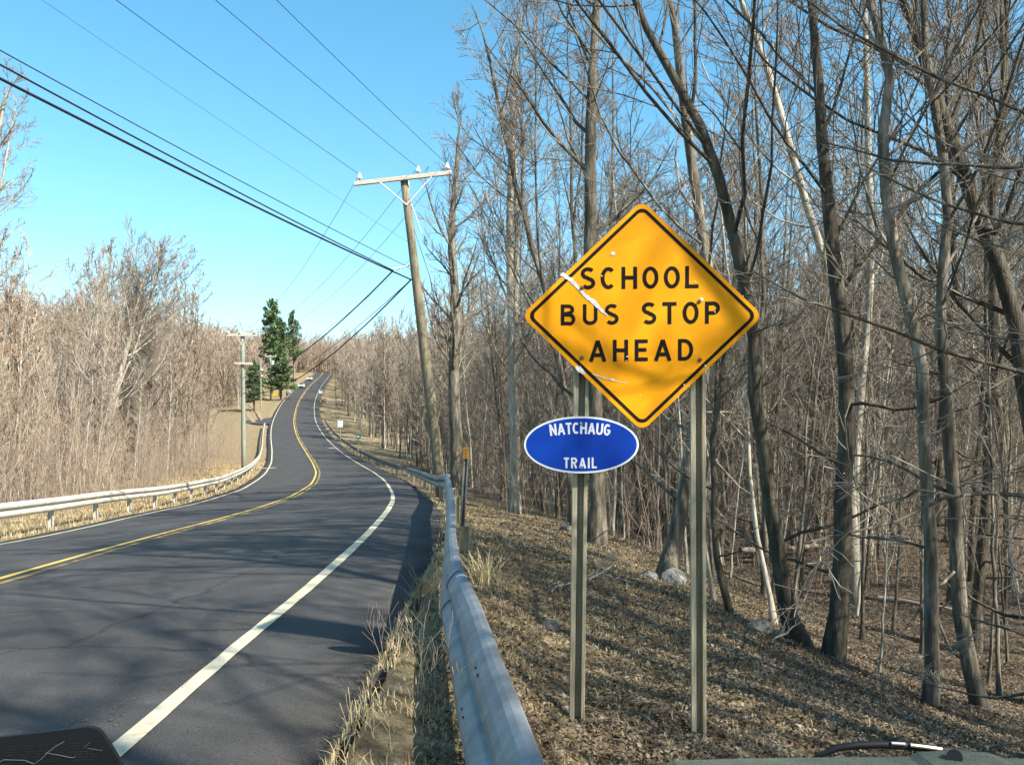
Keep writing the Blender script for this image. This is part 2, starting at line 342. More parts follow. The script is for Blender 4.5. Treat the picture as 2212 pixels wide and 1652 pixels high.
# old orange paint smears beside the edge line
mb = MB()
for (px, py, w, k_) in ((240, 1542, .10, 16), (205, 1536, .08, 5), (350, 1496, .08, 4), (425, 1422, .09, 6), (470, 1392, .09, 6), (505, 1357, .12, 14), (535, 1340, .12, 10), (560, 1322, .10, 6)):
    x, y, z = hit(px, py)
    for k in range(k_):
        a = x+random.gauss(0, w*.7); b = y+random.gauss(0, w*1.6); z = float(ground(a, b)[0])+.005; q_ = random.uniform(.003, .011)
        pl = [(a+q_*random.uniform(.5, 1.3)*math.cos(t), b+q_*random.uniform(.6, 2)*math.sin(t), z) for t in np.arange(0, 6.2, 1.1)]
        mb.add(pl, [tuple(range(len(pl)))])
M['orange'] = mat('orange', [(.10, .065, .035), (.30, .15, .04)], 60, 4, .8)
tag(mb.build('paint_flecks', M['orange'], rd), kind='stuff')
# driveway apron and two-track lane on the left of the road
q = np.array([rp(s, l) for s, l in ((142, -HW-.3), (142, -HW-1.5), (144.5, -HW-3), (147, -HW-4.6), (151, -HW-4.8), (153, -HW-3), (158, -HW-.3))])
q[:, 2] = ground(q[:, 0], q[:, 1])+.03
tag(MB().add(q, [tuple(range(7))]).build('driveway', M['asphalt']), 'short asphalt driveway mouth on the left', kind='structure')
for tk in (((550, 913), (543, 906), (536, 896), (531, 880), (529, 868)), ((570, 910), (562, 900), (552, 886), (541, 875), (534, 868))):
    cp = np.array([hit(px, py, 120) for px, py in tk]); q_ = np.linspace(0, len(tk)-1, 24); cp = np.stack([np.interp(q_, np.arange(len(tk)), cp[:, i]) for i in range(3)], 1); rows = []
    T_ = np.gradient(cp[:, :2], axis=0); T_ /= np.linalg.norm(T_, axis=1)[:, None]
    for c_, t_ in zip(cp, T_):
        for e in (-.38, .38):
            a, b = c_[0]+t_[1]*e, c_[1]-t_[0]*e; rows.append((a, b, float(ground(a, b)[0])+.07))
    i = np.arange(23)*2
    tag(obj('dirt_track', mesh_np('dirt_track', rows, np.c_[i, i+1, i+3, i+2], None, M['dirt_track'])), 'pale dirt wheel track climbing from the driveway', kind='structure')

# ------------------------------------------------------------------ guardrails
WB = [(.004, .292), (.002, .306), (-.012, .315), (-.034, .313), (-.053, .300), (-.074, .264), (-.083, .232), (-.080, .206), (-.066, .192), (-.012, .166), (-.006, .156),
      (-.012, .146), (-.053, .128), (-.074, .100), (-.083, .072), (-.080, .046), (-.060, .016), (-.034, -.003), (-.012, -.005), (.002, .006)]
def rail_section(pts, side, m, parent, zt=.42, tilt=None):
    tilt = [0]*len(pts) if tilt is None else tilt
    """pts ground points along the rail; side +1: traffic face towards -normal"""
    pts = np.array(pts); n = len(pts); T = np.gradient(pts, axis=0); T /= np.linalg.norm(T, axis=1)[:, None]
    Nn = np.c_[T[:, 1], -T[:, 0], np.zeros(n)]*side
    k = len(WB); V = []; fs = []
    def at(i, j, t): a, b = WB[j]; return pts[i]+Nn[i]*(a+t+(b-.156)*tilt[i])+np.array([0, 0, b+zt])
    # every fold is its own strip, so shading is smooth along the beam and crisp across the folds
    for t, flip in ((0, False), (.006, True)):
        for j in range(k-1):
            o = len(V)
            for i in range(n): V += [at(i, j, t), at(i, j+1, t)]
            for i in range(n-1): q = (o+2*i, o+2*i+1, o+2*i+3, o+2*i+2); fs.append(q[::-1] if flip else q)
    for j in (0, k-1):
        o = len(V)
        for i in range(n): V += [at(i, j, 0), at(i, j, .006)]
        fs += [(o+2*i, o+2*i+1, o+2*i+3, o+2*i+2) for i in range(n-1)]
    for i in (0, n-1):
        for j in range(k-1): o = len(V); V += [at(i, j, 0), at(i, j, .006), at(i, j+1, .006), at(i, j+1, 0)]; fs.append((o, o+1, o+2, o+3))
    me = bpy.data.meshes.new('rail_section'); me.from_pydata([tuple(v) for v in V], [], fs); me.materials.append(m)
    me.polygons.foreach_set('use_smooth', [True]*len(fs)); me.update()
    return obj('rail_section', me, parent)
def guardrail(label, s0, s1, lfun, side, zt, m, mp, step=3.81, zoff=lambda s: 0.0, tiltf=lambda s: 0.0, group=None):
    root = empty('guardrail'); tag(root, label, 'guardrail', group)
    S = np.arange(s0, s1+.01, step/ (3.5 if s1 < 60 else 2)); bounds = np.arange(s0, s1+.1, step)
    for a in bounds[:-1]:
        ss = np.linspace(a, a+step+.12, 9 if a < 60 else 4)
        P = [];
        for s in ss:
            p = rp(s, lfun(s)); P.append((p[0], p[1], zbase(s, lfun(s))))
        P = np.array(P); P[:, 2] += [zoff(s) for s in ss]; idx = int(round((a-s0)/step))
        P[:, 2] += .0035*(idx % 2); T = (P[-1]-P[0]); T /= np.linalg.norm(T); P += np.array([T[1], -T[0], 0])*side*(-.007)*(idx % 2)
        rail_section(P, side, m, root, zt, [tiltf(s) for s in ss])
        # lap bolts
        if a < 40:
            mb = MB()
            for q in (0.06, .16, 1.9, 2.0):
                s = a+q; p = rp(s, lfun(s)); z = zbase(s, lfun(s))+zoff(s)
                nrm = np.array([T[1], -T[0], 0])*side
                for (aa, bb) in ((-.0765, .252), (-.0765, .085)):
                    c = np.array([p[0], p[1], z+zt+bb])+nrm*(aa+(bb-.156)*tiltf(s))
                    mb.tube([c+nrm*-.003, c+nrm*.012], .009, 8)
            tag(mb.build('bolt', M['hole'], root), kind='stuff')
    n = 0
    for s in np.arange(s0+.4, s1, step):
        l = lfun(s)+.06*side; p = rp(s, l); z = zbase(s, lfun(s)); t = rp(s+.5, l)-rp(s-.5, l); an = math.atan2(t[1], t[0])-math.pi/2
        mb = MB(); w = .045; d = .05
        R = Vector
        if mp is M['wood_post']: mb.box((0, 0, zt/2), (.08, .09, zt/2+.19))
        else:
            h = zt/2+.04+zoff(s)/2
            zc_ = zt/2+zoff(s)/2; mb.box((0, 0, zc_), (d, .004, h)); mb.box((-d, 0, zc_), (.004, w, h)); mb.box((d, 0, zc_), (.004, w, h))
        o = mb.build('post', mp, root, loc=(p[0]+0*side, p[1], z)); o.rotation_euler = (0, 0, an)
        # blockless: shift post behind the beam
        nv = Vector((t[1], -t[0], 0)).normalized()*side; o.location = Vector(o.location)+nv*.05; n += 1
    return root
def zbase(s, l):
    p = rp(s, l); return float(ground(p[0], p[1])[0])
dR = lambda s: HW+float(np.interp(s, [-2, 1.0, 1.95, 3.0, 4.05, 5.55, 8.35, 11.9, 15.2, 22, 30, 49, 200], [1.97, 1.72, 1.605, 1.50, 1.375, 1.295, 1.15, 1.05, 1.12, 1.25, 1.4, 1.5, 1.4]))
dL = lambda s: -HW-1.0
guardrail('bright steel guardrail running from the camera along the right shoulder, close by the diamond sign', .1, 49.5, dR, 1, .40, M['galv'], M['chan'], zoff=lambda s: float(np.interp(s, [-4, 4, 8, 14], [-.31, -.29, -.17, 0])), tiltf=lambda s: float(np.interp(s, [1.5, 3, 4.05, 5.6, 8], [.36, .33, .2, .07, 0])))
guardrail('dull dark guardrail farther up the right edge, beyond the leaning utility pole', 51.5, 148, dR, 1, .36, M['galv_dark'], M['galv_dark'])  # darker metal puts the shade on this stretch into its colour
guardrail('long pale guardrail on short posts along the left edge of the road', -6, 136, dL, -1, .44, M['galv_old'], M['galv_old'], step=3.2)

# ------------------------------------------------------------------ tree generator (numpy batches)
def interp_poly(P, R, t):
    n = P.shape[1]; u = t*(n-1); i = np.clip(u.astype(int), 0, n-2); f = (u-i)[:, None]
    r = np.arange(len(P)); a = P[r, i]; b = P[r, i+1]
    return a*(1-f)+b*f, (b-a), R[r, i]*(1-f[:, 0])+R[r, i+1]*f[:, 0]
def norm(v): return v/np.maximum(np.linalg.norm(v, axis=-1, keepdims=True), 1e-9)
def branches(P, R, c, n, t0, ang, lenf, up, wob, rf, r1, rng, t1=1.0, lmin=.1, absl=None, taper=.75):
    m = len(P); idx = np.repeat(np.arange(m), c); k = len(idx)
    t = t0+(t1-t0)*((np.tile(np.arange(c), m)+rng.random(k))/c)
    t = np.clip(t, 0, .995); st, T, pr = interp_poly(P[idx], R[idx], t); T = norm(T)
    plen = np.linalg.norm(np.diff(P, axis=1), axis=2).sum(1)[idx]
    rnd = rng.normal(size=(k, 3)); perp = norm(rnd-T*(rnd*T).sum(1, keepdims=True))
    a = np.radians(rng.normal(ang, 9, k))[:, None]
    D = norm(T*np.cos(a)+perp*np.sin(a))
    L = (plen*lenf*(1.15-.75*(t-t0)/max(1e-3, t1-t0)) if absl is None else absl*(1.1-.6*(t-t0)/max(1e-3, t1-t0)))*rng.uniform(.6, 1.25, k)
    L = np.maximum(L, lmin)
    pts = [st]; d = D; seg = (L/(n-1))[:, None]
    for j in range(n-1):
        d = norm(d+rng.normal(0, wob, (k, 3))+np.array([0, 0, up]))
        pts.append(pts[-1]+d*seg)
    Pn = np.stack(pts, 1)
    ra = np.minimum(pr*.8, np.maximum(pr*rf*rng.uniform(.7, 1.2, k), r1))
    q = np.linspace(0, 1, n)[None]
    Rn = ra[:, None]*(1-q)**taper+r1*(1-(1-q)**taper)
    return Pn, np.maximum(Rn, r1*.8)
def tubes(P, R, k):
    m, n, _ = P.shape
    T = norm(np.gradient(P, axis=1)); T0 = norm(P[:, -1]-P[:, 0])
    ref = np.where(np.abs(T0[:, 2:3]) > .8, np.array([[1., 0, 0]]), np.array([[0, 0, 1.]]))[:, None]
    A = norm(np.cross(T, np.broadcast_to(ref, T.shape))); B = np.cross(T, A)
    an = 2*np.pi*np.arange(k)/k
    V = P[:, :, None]+(A[:, :, None]*np.cos(an)[None, None, :, None]+B[:, :, None]*np.sin(an)[None, None, :, None])*R[:, :, None, None]
    V = V.reshape(-1, 3)
    base = (np.arange(m)[:, None, None]*n+np.arange(n-1)[None, :, None])*k
    j = np.arange(k)[None, None]; j2 = (j+1) % k
    Q = np.stack(np.broadcast_arrays(base+j, base+j2, base+k+j2, base+k+j), -1).reshape(-1, 4)
    return V, Q
def join_tubes(items):
    Vs, Qs, o = [], [], 0
    for P, R, k in items:
        V, Q = tubes(P, R, k); Vs.append(V); Qs.append(Q+o); o += len(V)
    return np.concatenate(Vs), np.concatenate(Qs)
def tree_parts(seed, H=14, r0=.14, lean=.05, forks=1, c=(16, 8, 7), t0=.3, ang=52, lf=.30, up=.10, r1=.004, trunk=None, trunk_r=None, n4=3, wob=.14, low=0, ksides=(9, 5, 3, 3)):
    rng = np.random.default_rng(seed)
    n = 18
    if trunk is None:
        z = np.linspace(0, 1, n); w = np.cumsum(rng.normal(0, .045, (n, 2)), 0)*H/16; w -= w[0]
        ld = rng.uniform(0, 6.28)
        P = np.c_[w[:, 0]+lean*H*z*np.cos(ld), w[:, 1]+lean*H*z*np.sin(ld), z*H]
        R = r0*((1-z)**.8*.93+.07); R[0] *= 1.5; R[1] *= 1.06
    else:
        P = np.array(trunk, float); seg = np.r_[0, np.cumsum(np.linalg.norm(np.diff(P, axis=0), axis=1))]
        q = np.linspace(0, seg[-1], n); R = np.interp(q, seg, trunk_r); P = np.stack([hermite(seg, P[:, i], q) for i in range(3)], 1)
        P[1:, :2] += rng.normal(0, .012, (n-1, 2)); R[0] *= 1.3
    P = P[None]; R = R[None]
    main = [(P, R, ksides[0])]
    stems_P, stems_R = P, R
    if forks > 1:
        Pf, Rf = branches(P, R, forks-1, n,   .3, 20, .62, .10, .05, .58, r1*3, rng, t1=.6)
        main.append((Pf, Rf, max(6, ksides[0]-2))); stems_P = np.concatenate([P, Pf]); stems_R = np.concatenate([R, Rf])
    L2, R2 = branches(stems_P, stems_R, c[0], 8, t0, ang, lf, up, wob*.7, .34, r1*1.8, rng)
    main.append((L2, R2, ksides[1]))
    if low:
        a, b = branches(P, R, low, 9, .06, 78, .22, .02, wob, .25, r1*1.4, rng, t1=t0); main.append((a, b, 4))
        L2 = np.concatenate([L2, branches(a, b, 1, 8, .5, 20, .5, 0, wob, .7, r1, rng)[0]]); R2 = np.concatenate([R2, np.full((len(a), 8), r1)])
    L3, R3 = branches(L2, R2, c[1], 5, .15, 42, .42, up*.9, wob, .5, r1*1.25, rng)
    L4, R4 = branches(L3, R3, c[2], n4, .1, 38, .48, up*.8, wob, .6, r1, rng)
    # twigs on the outer trunk too
    L5, R5 = branches(stems_P, stems_R, c[0], 4, .55, 40, .10, up, wob, .2, r1, rng)
    tw = [(L3, R3, ksides[2]), (L4, R4, ksides[3]), (L5, R5, 3)]
    return join_tubes(main), join_tubes(tw)
def tree_meshes(mt, mw, **kw):
    (v1, q1), (v2, q2) = tree_parts(**kw)
    a = mesh_np('trunk', v1, q1, None, mt, True); b = mesh_np('crown', v2, q2, None, mw)
    return a, b
tree_count = 0
def put_tree(meshes, loc, label, group=None, rot=0, sc=1.0, name='bare_tree', cat='tree'):
    global tree_count; tree_count += 1
    root = empty(name, loc); root.rotation_euler = (random.gauss(0, .02), random.gauss(0, .02), rot); root.scale = (sc, sc, sc)
    tag(root, label, cat, group)
    obj('trunk', meshes[0], root); obj('crown', meshes[1], root)
    return root

# ---- hero trees, trunk lines read off the photograph
def hero(label, base, pts, wpx, seed, mt='bark_grey', mw='twig', depth=None, dy=0.0, ext=None, Y0=None, **kw):
    if depth is None: x, y, z = hit(*base)
    else: x, y, _ = bp(base[0], base[1], depth); z = float(ground(x, y)[0])
    P = [(0, 0, -.15)]; n = len(pts); W = wpx
    for i, (px, py) in enumerate(pts):
        yy = y+dy*(i+1)/n; X, Y, Z = bp(px, py, yy); P.append((X-x, Y-y, Z-z))
    if ext: P.append((P[-1][0]+ext[0], P[-1][1]+ext[1], P[-1][2]+ext[2]))
    r = [w/2/F*y for w in W]; r = r+[r[-1]*.3]*(len(P)-len(r))
    root = empty('bare_tree', (x, y, z)); tag(root, label, 'tree')
    me = tree_meshes(M[mt], M[mw], seed=seed, trunk=P, trunk_r=r, **kw)
    obj('trunk', me[0], root); obj('crown', me[1], root)
    return root, (x, y)
HP = []
def H_(*a, **k): HP.append(hero(*a, **k)[1])
H_('dark upright tree right of the sign, rising from the bristly dead branch', (1795, 1545), [(1815, 1300), (1822, 1050), (1828, 850), (1815, 640), (1790, 450), (1770, 200), (1755, 20)],
   [46, 42, 36, 34, 32, 28, 22, 16], 101, 'bark_dark', ext=(-.2, .6, 3.5), c=(14, 8, 7), t0=.36, lf=.30, up=.08, low=3, r1=.0035, depth=9.3)
H_('dark tree leaning left out of the slope, its foot touching the upright dark trunk', (1745, 1540), [(1735, 1420), (1695, 1290), (1668, 1100), (1640, 880), (1605, 600), (1520, 290), (1420, 100), (1370, 0)],
   [46, 42, 36, 32, 30, 26, 22, 17, 14], 102, 'bark_dark', ext=(-.8, .4, 2.5), c=(12, 8, 7), t0=.4, lf=.34, low=2, r1=.0035, depth=9.6)
H_('slim straight grey trunk with pale patches, the first right of the paired dark trunks', (2008, 1620), [(2008, 1300), (2003, 1050), (1995, 800), (1940, 560), (1905, 300), (1925, 150), (1880, 10)],
   [32, 30, 26, 26, 25, 23, 20, 16], 103, 'bark_grey', ext=(-.3, .6, 2.6), c=(12, 8, 7), t0=.4, lf=.3, low=4, r1=.0035, depth=8.6)
H_('grey tree near the right edge bending left at knee height, foot hidden by the car', (2128, 1650), [(2090, 1420), (2062, 1150), (2045, 900), (2030, 640), (2045, 430), (2010, 200), (1995, 40)],
   [36, 34, 28, 24, 22, 21, 18, 14], 104, 'bark_grey', ext=(.2, .6, 2.6), c=(12, 8, 7), t0=.4, lf=.3, low=4, r1=.0035, depth=9.4)
H_('leaning grey tree between the two sign posts, its foot against pale rocks', (1432, 1372), [(1455, 1180), (1480, 1040), (1505, 900), (1530, 640), (1500, 380), (1470, 150), (1450, 10)],
   [44, 36, 32, 28, 24, 22, 18, 14], 105, 'bark_grey', ext=(-.2, 1, 3), c=(13, 8, 7), t0=.35, lf=.3, low=4, r1=.004, depth=13.0)
H_('tall straight trunk rising behind the left sign post, dark below and pale at the top', (1288, 1272), [(1290, 1100), (1285, 900), (1280, 700), (1275, 500), (1275, 300), (1282, 150), (1290, 0)],
   [44, 36, 32, 30, 27, 25, 20, 16], 106, 'bark_grey', 'twig', ext=(.1, .5, 4.5), c=(18, 8, 7), t0=.35, lf=.24, low=3, r1=.004, depth=15.5)
H_('small forked dark tree immediately right of the taller sign post', (1585, 1490), [(1577, 1330), (1552, 1200), (1540, 1000), (1560, 800), (1590, 640)],
   [20, 18, 15, 13, 10, 7], 107, 'bark_dark', ext=(.3, .2, .8), forks=2, c=(10, 7, 6), t0=.3, lf=.3, low=2, r1=.003, depth=10.5)
H_('thick pale trunk standing right behind the foot of the leaning utility pole', (982, 1082), [(985, 960), (980, 800), (985, 650), (975, 500), (985, 380), (990, 300)],
   [32, 28, 24, 20, 16, 11, 6], 108, 'bark_grey', 'twig', ext=(.1, 0, .8), c=(26, 10, 8), t0=.25, lf=.22, up=.14, r1=.005, depth=31)
H_('tall pale forked tree between utility pole and diamond sign, low limbs spreading', (1112, 1140), [(1112, 950), (1108, 800), (1104, 640), (1100, 480), (1105, 330), (1110, 200), (1120, 90)],
   [26, 22, 20, 17, 15, 12, 9, 5], 109, 'bark_light', 'twig', ext=(.1, 0, .8), forks=2, c=(20, 9, 7), t0=.25, lf=.24, up=.14, r1=.005, depth=24)
H_('dark tree at the right edge whose heavy trunk leans left across the sky', (2290, 1500), [(2245, 1200), (2215, 850), (2180, 640), (2110, 450), (2045, 280), (1990, 110), (1950, 0)],
   [40, 36, 34, 34, 32, 30, 24, 18], 110, 'bark_dark', ext=(-.6, .6, 2.5), c=(14, 9, 8), t0=.35, lf=.30, low=3, r1=.004, depth=10.5)
H_('slender pale trunk slanting left above the upright dark tree', (1850, 1290), [(1840, 1100), (1825, 850), (1800, 620), (1755, 480), (1690, 250), (1640, 90), (1600, 0)],
   [22, 20, 19, 18, 16, 15, 12, 10], 111, 'bark_light', 'twig', ext=(-.6, .6, 3), c=(14, 8, 7), t0=.4, lf=.26, low=2, r1=.004, depth=17)
H_('pale straight twin-stemmed tree behind the upright dark tree', (1850, 1250), [(1850, 1000), (1865, 800), (1880, 600), (1880, 400), (1872, 200), (1865, 0)],
   [20, 18, 17, 16, 15, 13, 10], 112, 'bark_light', 'twig', ext=(0, .3, 3.5), forks=2, c=(16, 8, 7), t0=.35, lf=.24, r1=.004, depth=19)
H_('dark multi-stemmed tree growing left of the diamond sign', (1245, 1260), [(1235, 1100), (1225, 900), (1180, 640), (1120, 420), (1075, 220), (1050, 100)],
   [18, 16, 15, 13, 11, 8, 5], 113, 'bark_grey', 'twig', ext=(-.3, .3, 1), forks=3, c=(16, 9, 7), t0=.25, lf=.3, low=3, r1=.004, depth=18)
# tree standing outside the right edge, its long pale low branches sweep into the picture
H_('tree beyond the right edge with long pale low branches reaching over the forest floor', (2420, 1560), [(2400, 1350), (2380, 1000), (2370, 700), (2330, 300), (2300, 0)],
   [46, 40, 34, 30, 24, 18], 114, 'bark_grey', 'twig', ext=(0, .3, 3), forks=2, c=(16, 9, 7), t0=.12, ang=85, lf=.34, up=.03, low=5, r1=.0035, depth=6.8)
# left side characters
H_('broad pale tree with a fan of ascending limbs, tallest beyond the left guardrail', (238, 1090), [(225, 980), (245, 880), (262, 800), (282, 720), (300, 640), (325, 560)],
   [17, 15, 13, 11, 9, 6, 3], 115, 'bark_light', 'twig_pale', depth=52, ext=(.3, 0, .6), forks=3, c=(22, 10, 8), t0=.3, lf=.42, up=.16, r1=.009)
H_('pale slender tree just right of the broad fan-shaped one', (308, 1080), [(312, 960), (325, 850), (335, 750), (345, 680)],
   [13, 11, 8, 5, 3], 116, 'bark_light', 'twig_pale', depth=56, ext=(.3, 0, .6), forks=2, c=(18, 9, 7), t0=.35, lf=.3, up=.16, r1=.009)
H_('tall pale tree at the left edge reaching up beside the overhead cables', (-60, 1120), [(-70, 900), (-60, 640), (-45, 480), (-20, 350), (0, 260), (18, 190)],
   [26, 24, 20, 17, 14, 9, 5], 117, 'bark_light', 'twig_pale', depth=34, ext=(.2, 0, .4), forks=2, c=(14, 9, 8), t0=.5, lf=.17, up=.08, r1=.006)

# ---- shared variants
near_v = [tree_meshes(M['bark_grey'] if i % 3 else M['bark_dark'], M['twig'], seed=200+i, H=13+1.3*(i % 4), r0=.065+.014*(i % 4), forks=1+(i % 3 == 0), c=(20, 9, 8), t0=.26, lf=.23, up=.11, r1=.004, low=7) for i in range(7)]
mid_v = [tree_meshes(M['bark_light'] if i % 2 else M['bark_grey'], M['twig'] if i % 3 else M['twig_pale'], seed=300+i, H=14+(i % 4)*1.2, r0=.075+.012*(i % 4), forks=1+(i % 3 == 0), c=(17, 8, 6), t0=.28, lf=.20, up=.16, r1=.0075, n4=2, ksides=(7, 4, 3, 3)) for i in range(7)]
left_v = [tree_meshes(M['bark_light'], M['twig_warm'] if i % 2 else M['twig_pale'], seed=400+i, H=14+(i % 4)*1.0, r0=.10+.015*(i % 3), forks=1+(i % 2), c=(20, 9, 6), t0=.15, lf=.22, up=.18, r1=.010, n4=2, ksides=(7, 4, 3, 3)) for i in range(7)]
shade_v = [tree_meshes(M['bark_grey'], M['twig'], seed=250+i, H=14+1.3*i, r0=.13, forks=2, c=(15, 6, 4), t0=.2, lf=.34, up=.1, r1=.0075, low=4, n4=2) for i in range(4)]
sap_v = [tree_meshes(M['bark_grey'] if i % 2 else M['bark_light'], M['twig'] if i % 2 else M['twig_pale'], seed=500+i, H=4.5+(i % 3)*1.2, r0=.026+.006*(i % 3), lean=.12, c=(9, 5, 3), t0=.2, lf=.3, up=.12, r1=.003, n4=2, ksides=(5, 3, 3, 3)) for i in range(6)]

def scatter(n, sampler, ok, mind, placed, tries=60):
    out = []
    for _ in range(n*tries):
        if len(out) >= n: break
        x, y = sampler()
        if not ok(x, y): continue
        if any((x-a)**2+(y-b)**2 < mind*mind for a, b in placed): continue
        placed.append((x, y)); out.append((x, y))
    return out
def lat(x, y):
    i = ((CXx-x)**2+(CYy-y)**2).argmin(); return (x-CXx[i])*TY[i]-(y-CYy[i])*TX[i], SD[i]
placed = list(HP)+[(.4, 4.7), (1, 4.7)]
def okR(x, y):
    l, s = lat(x, y); return l-HW > 4.8 and (y < 8) or l-HW > 4.4
def wedge(y0, y1, a0, a1, p=1.0):
    def f():
        y = y0+(y1-y0)*random.random()**p; return (a0+(a1-a0)*random.random())*y, y
    return f
ra = random.random
def okSign(x, y):
    # keep heavy trunks from standing between the sun and the sign or the near poles
    t = (x-.68)*.807+(y-4.7)*-.59; d = abs((x-.68)*.59+(y-4.7)*.807); return not (0 < t < 16 and d < .55)
def where(x, y, marks):
    px = CX+x/y*F
    for m, t in marks:
        if px < m: return t
    return marks[-1][1]
def numbered(pts, marks, variants, vn, fmt, group, sc):
    """put the trees; each label counts along its stretch of the picture, left to right"""
    ord_ = ['first', 'second', 'third', 'fourth', 'fifth', 'sixth', 'seventh', 'eighth', 'ninth', 'tenth', 'eleventh', 'twelfth', 'thirteenth', 'fourteenth', 'fifteenth',
            'sixteenth', 'seventeenth', 'eighteenth', 'nineteenth', 'twentieth']+['%d-th' % k for k in range(21, 90)]
    pts = sorted(pts, key=lambda p: p[0]/p[1]); cnt = {}
    for (x, y) in pts:
        w = where(x, y, marks); k = random.randrange(len(variants)); n = cnt.get((w, vn[k]), 0); cnt[w, vn[k]] = n+1
        put_tree(variants[k], (x, y, float(ground(x, y)[0])-.1), fmt % (ord_[n], vn[k], w), group, ra()*6.3, sc(x, y))
numbered(scatter(50, wedge(12, 38, -.09, .66), okR, 1.5, placed), ((1130, 'between utility pole and diamond sign'), (1250, 'left of the left sign post'), (1510, 'between the two sign posts'), (1640, 'right beside the taller sign post'), (1780, 'left of the paired dark trunks'), (2000, 'right of the paired dark trunks'), (9999, 'near the right edge')),
    near_v, ['dark bare tree' if i % 3 == 0 else 'grey bare tree' for i in range(7)], '%s %s from the left among nearer trees %s', 'bare trees in the near wood on the right', lambda x, y: random.uniform(.65, 1.0))
for (x, y) in scatter(112, wedge(34, 110, -.22, .64, .8), okR, 1.5, placed):
    put_tree(random.choice(mid_v), (x, y, float(ground(x, y)[0])-.1), 'one of the thin bare trees standing deep in the wood right of the road', 'bare trees deep in the right-hand wood', ra()*6.3, random.uniform(.6, 1.02))
def okL(x, y):
    l, s = lat(x, y)
    return -l-HW > 6+max(0, (y-30)*.05) and not (98 < s < 185 and -l-HW < 15)
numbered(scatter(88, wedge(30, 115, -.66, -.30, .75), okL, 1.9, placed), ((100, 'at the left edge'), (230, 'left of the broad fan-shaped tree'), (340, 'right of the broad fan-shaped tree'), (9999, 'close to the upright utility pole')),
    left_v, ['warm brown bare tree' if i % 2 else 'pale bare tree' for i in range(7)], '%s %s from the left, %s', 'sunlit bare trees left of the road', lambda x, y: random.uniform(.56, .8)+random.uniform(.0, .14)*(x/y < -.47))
# trees on the sunny side beside the car: they stand out of view and throw the branch shadows on the road
off = scatter(28, lambda: (random.uniform(4.2, 17), random.uniform(-16, 6)), lambda x, y: x > .62*max(y, 0)+3.2 and okSign(x, y), 1.5, placed)+scatter(10, lambda: (random.uniform(3.4, 11), random.uniform(-13, -2.5)), lambda x, y: okSign(x, y), 1.3, placed)+scatter(24, lambda: (random.uniform(4.5, 36), random.uniform(-24, 18)), lambda x, y: x > .62*max(y, 0)+4 and okSign(x, y), 2.1, placed)
for (x, y) in off:
    put_tree(random.choice(shade_v), (x, y, float(ground(x, y)[0])-.1), 'bare tree beyond the right edge, known by its branch shadows on the asphalt', 'roadside trees shading the asphalt', ra()*6.3, random.uniform(.85, 1.15))
for (x, y) in scatter(95, wedge(9, 34, -.02, .62), okR, .55, list(placed)):
    if math.hypot(x-2.5, y-9) < .6: continue
    put_tree(random.choice(sap_v), (x, y, float(ground(x, y)[0])-.05), 'one of the thin leafless saplings among the trees of the right-hand wood', 'saplings under the right-hand trees', ra()*6.3, random.uniform(.6, 1.2), 'sapling', 'sapling')

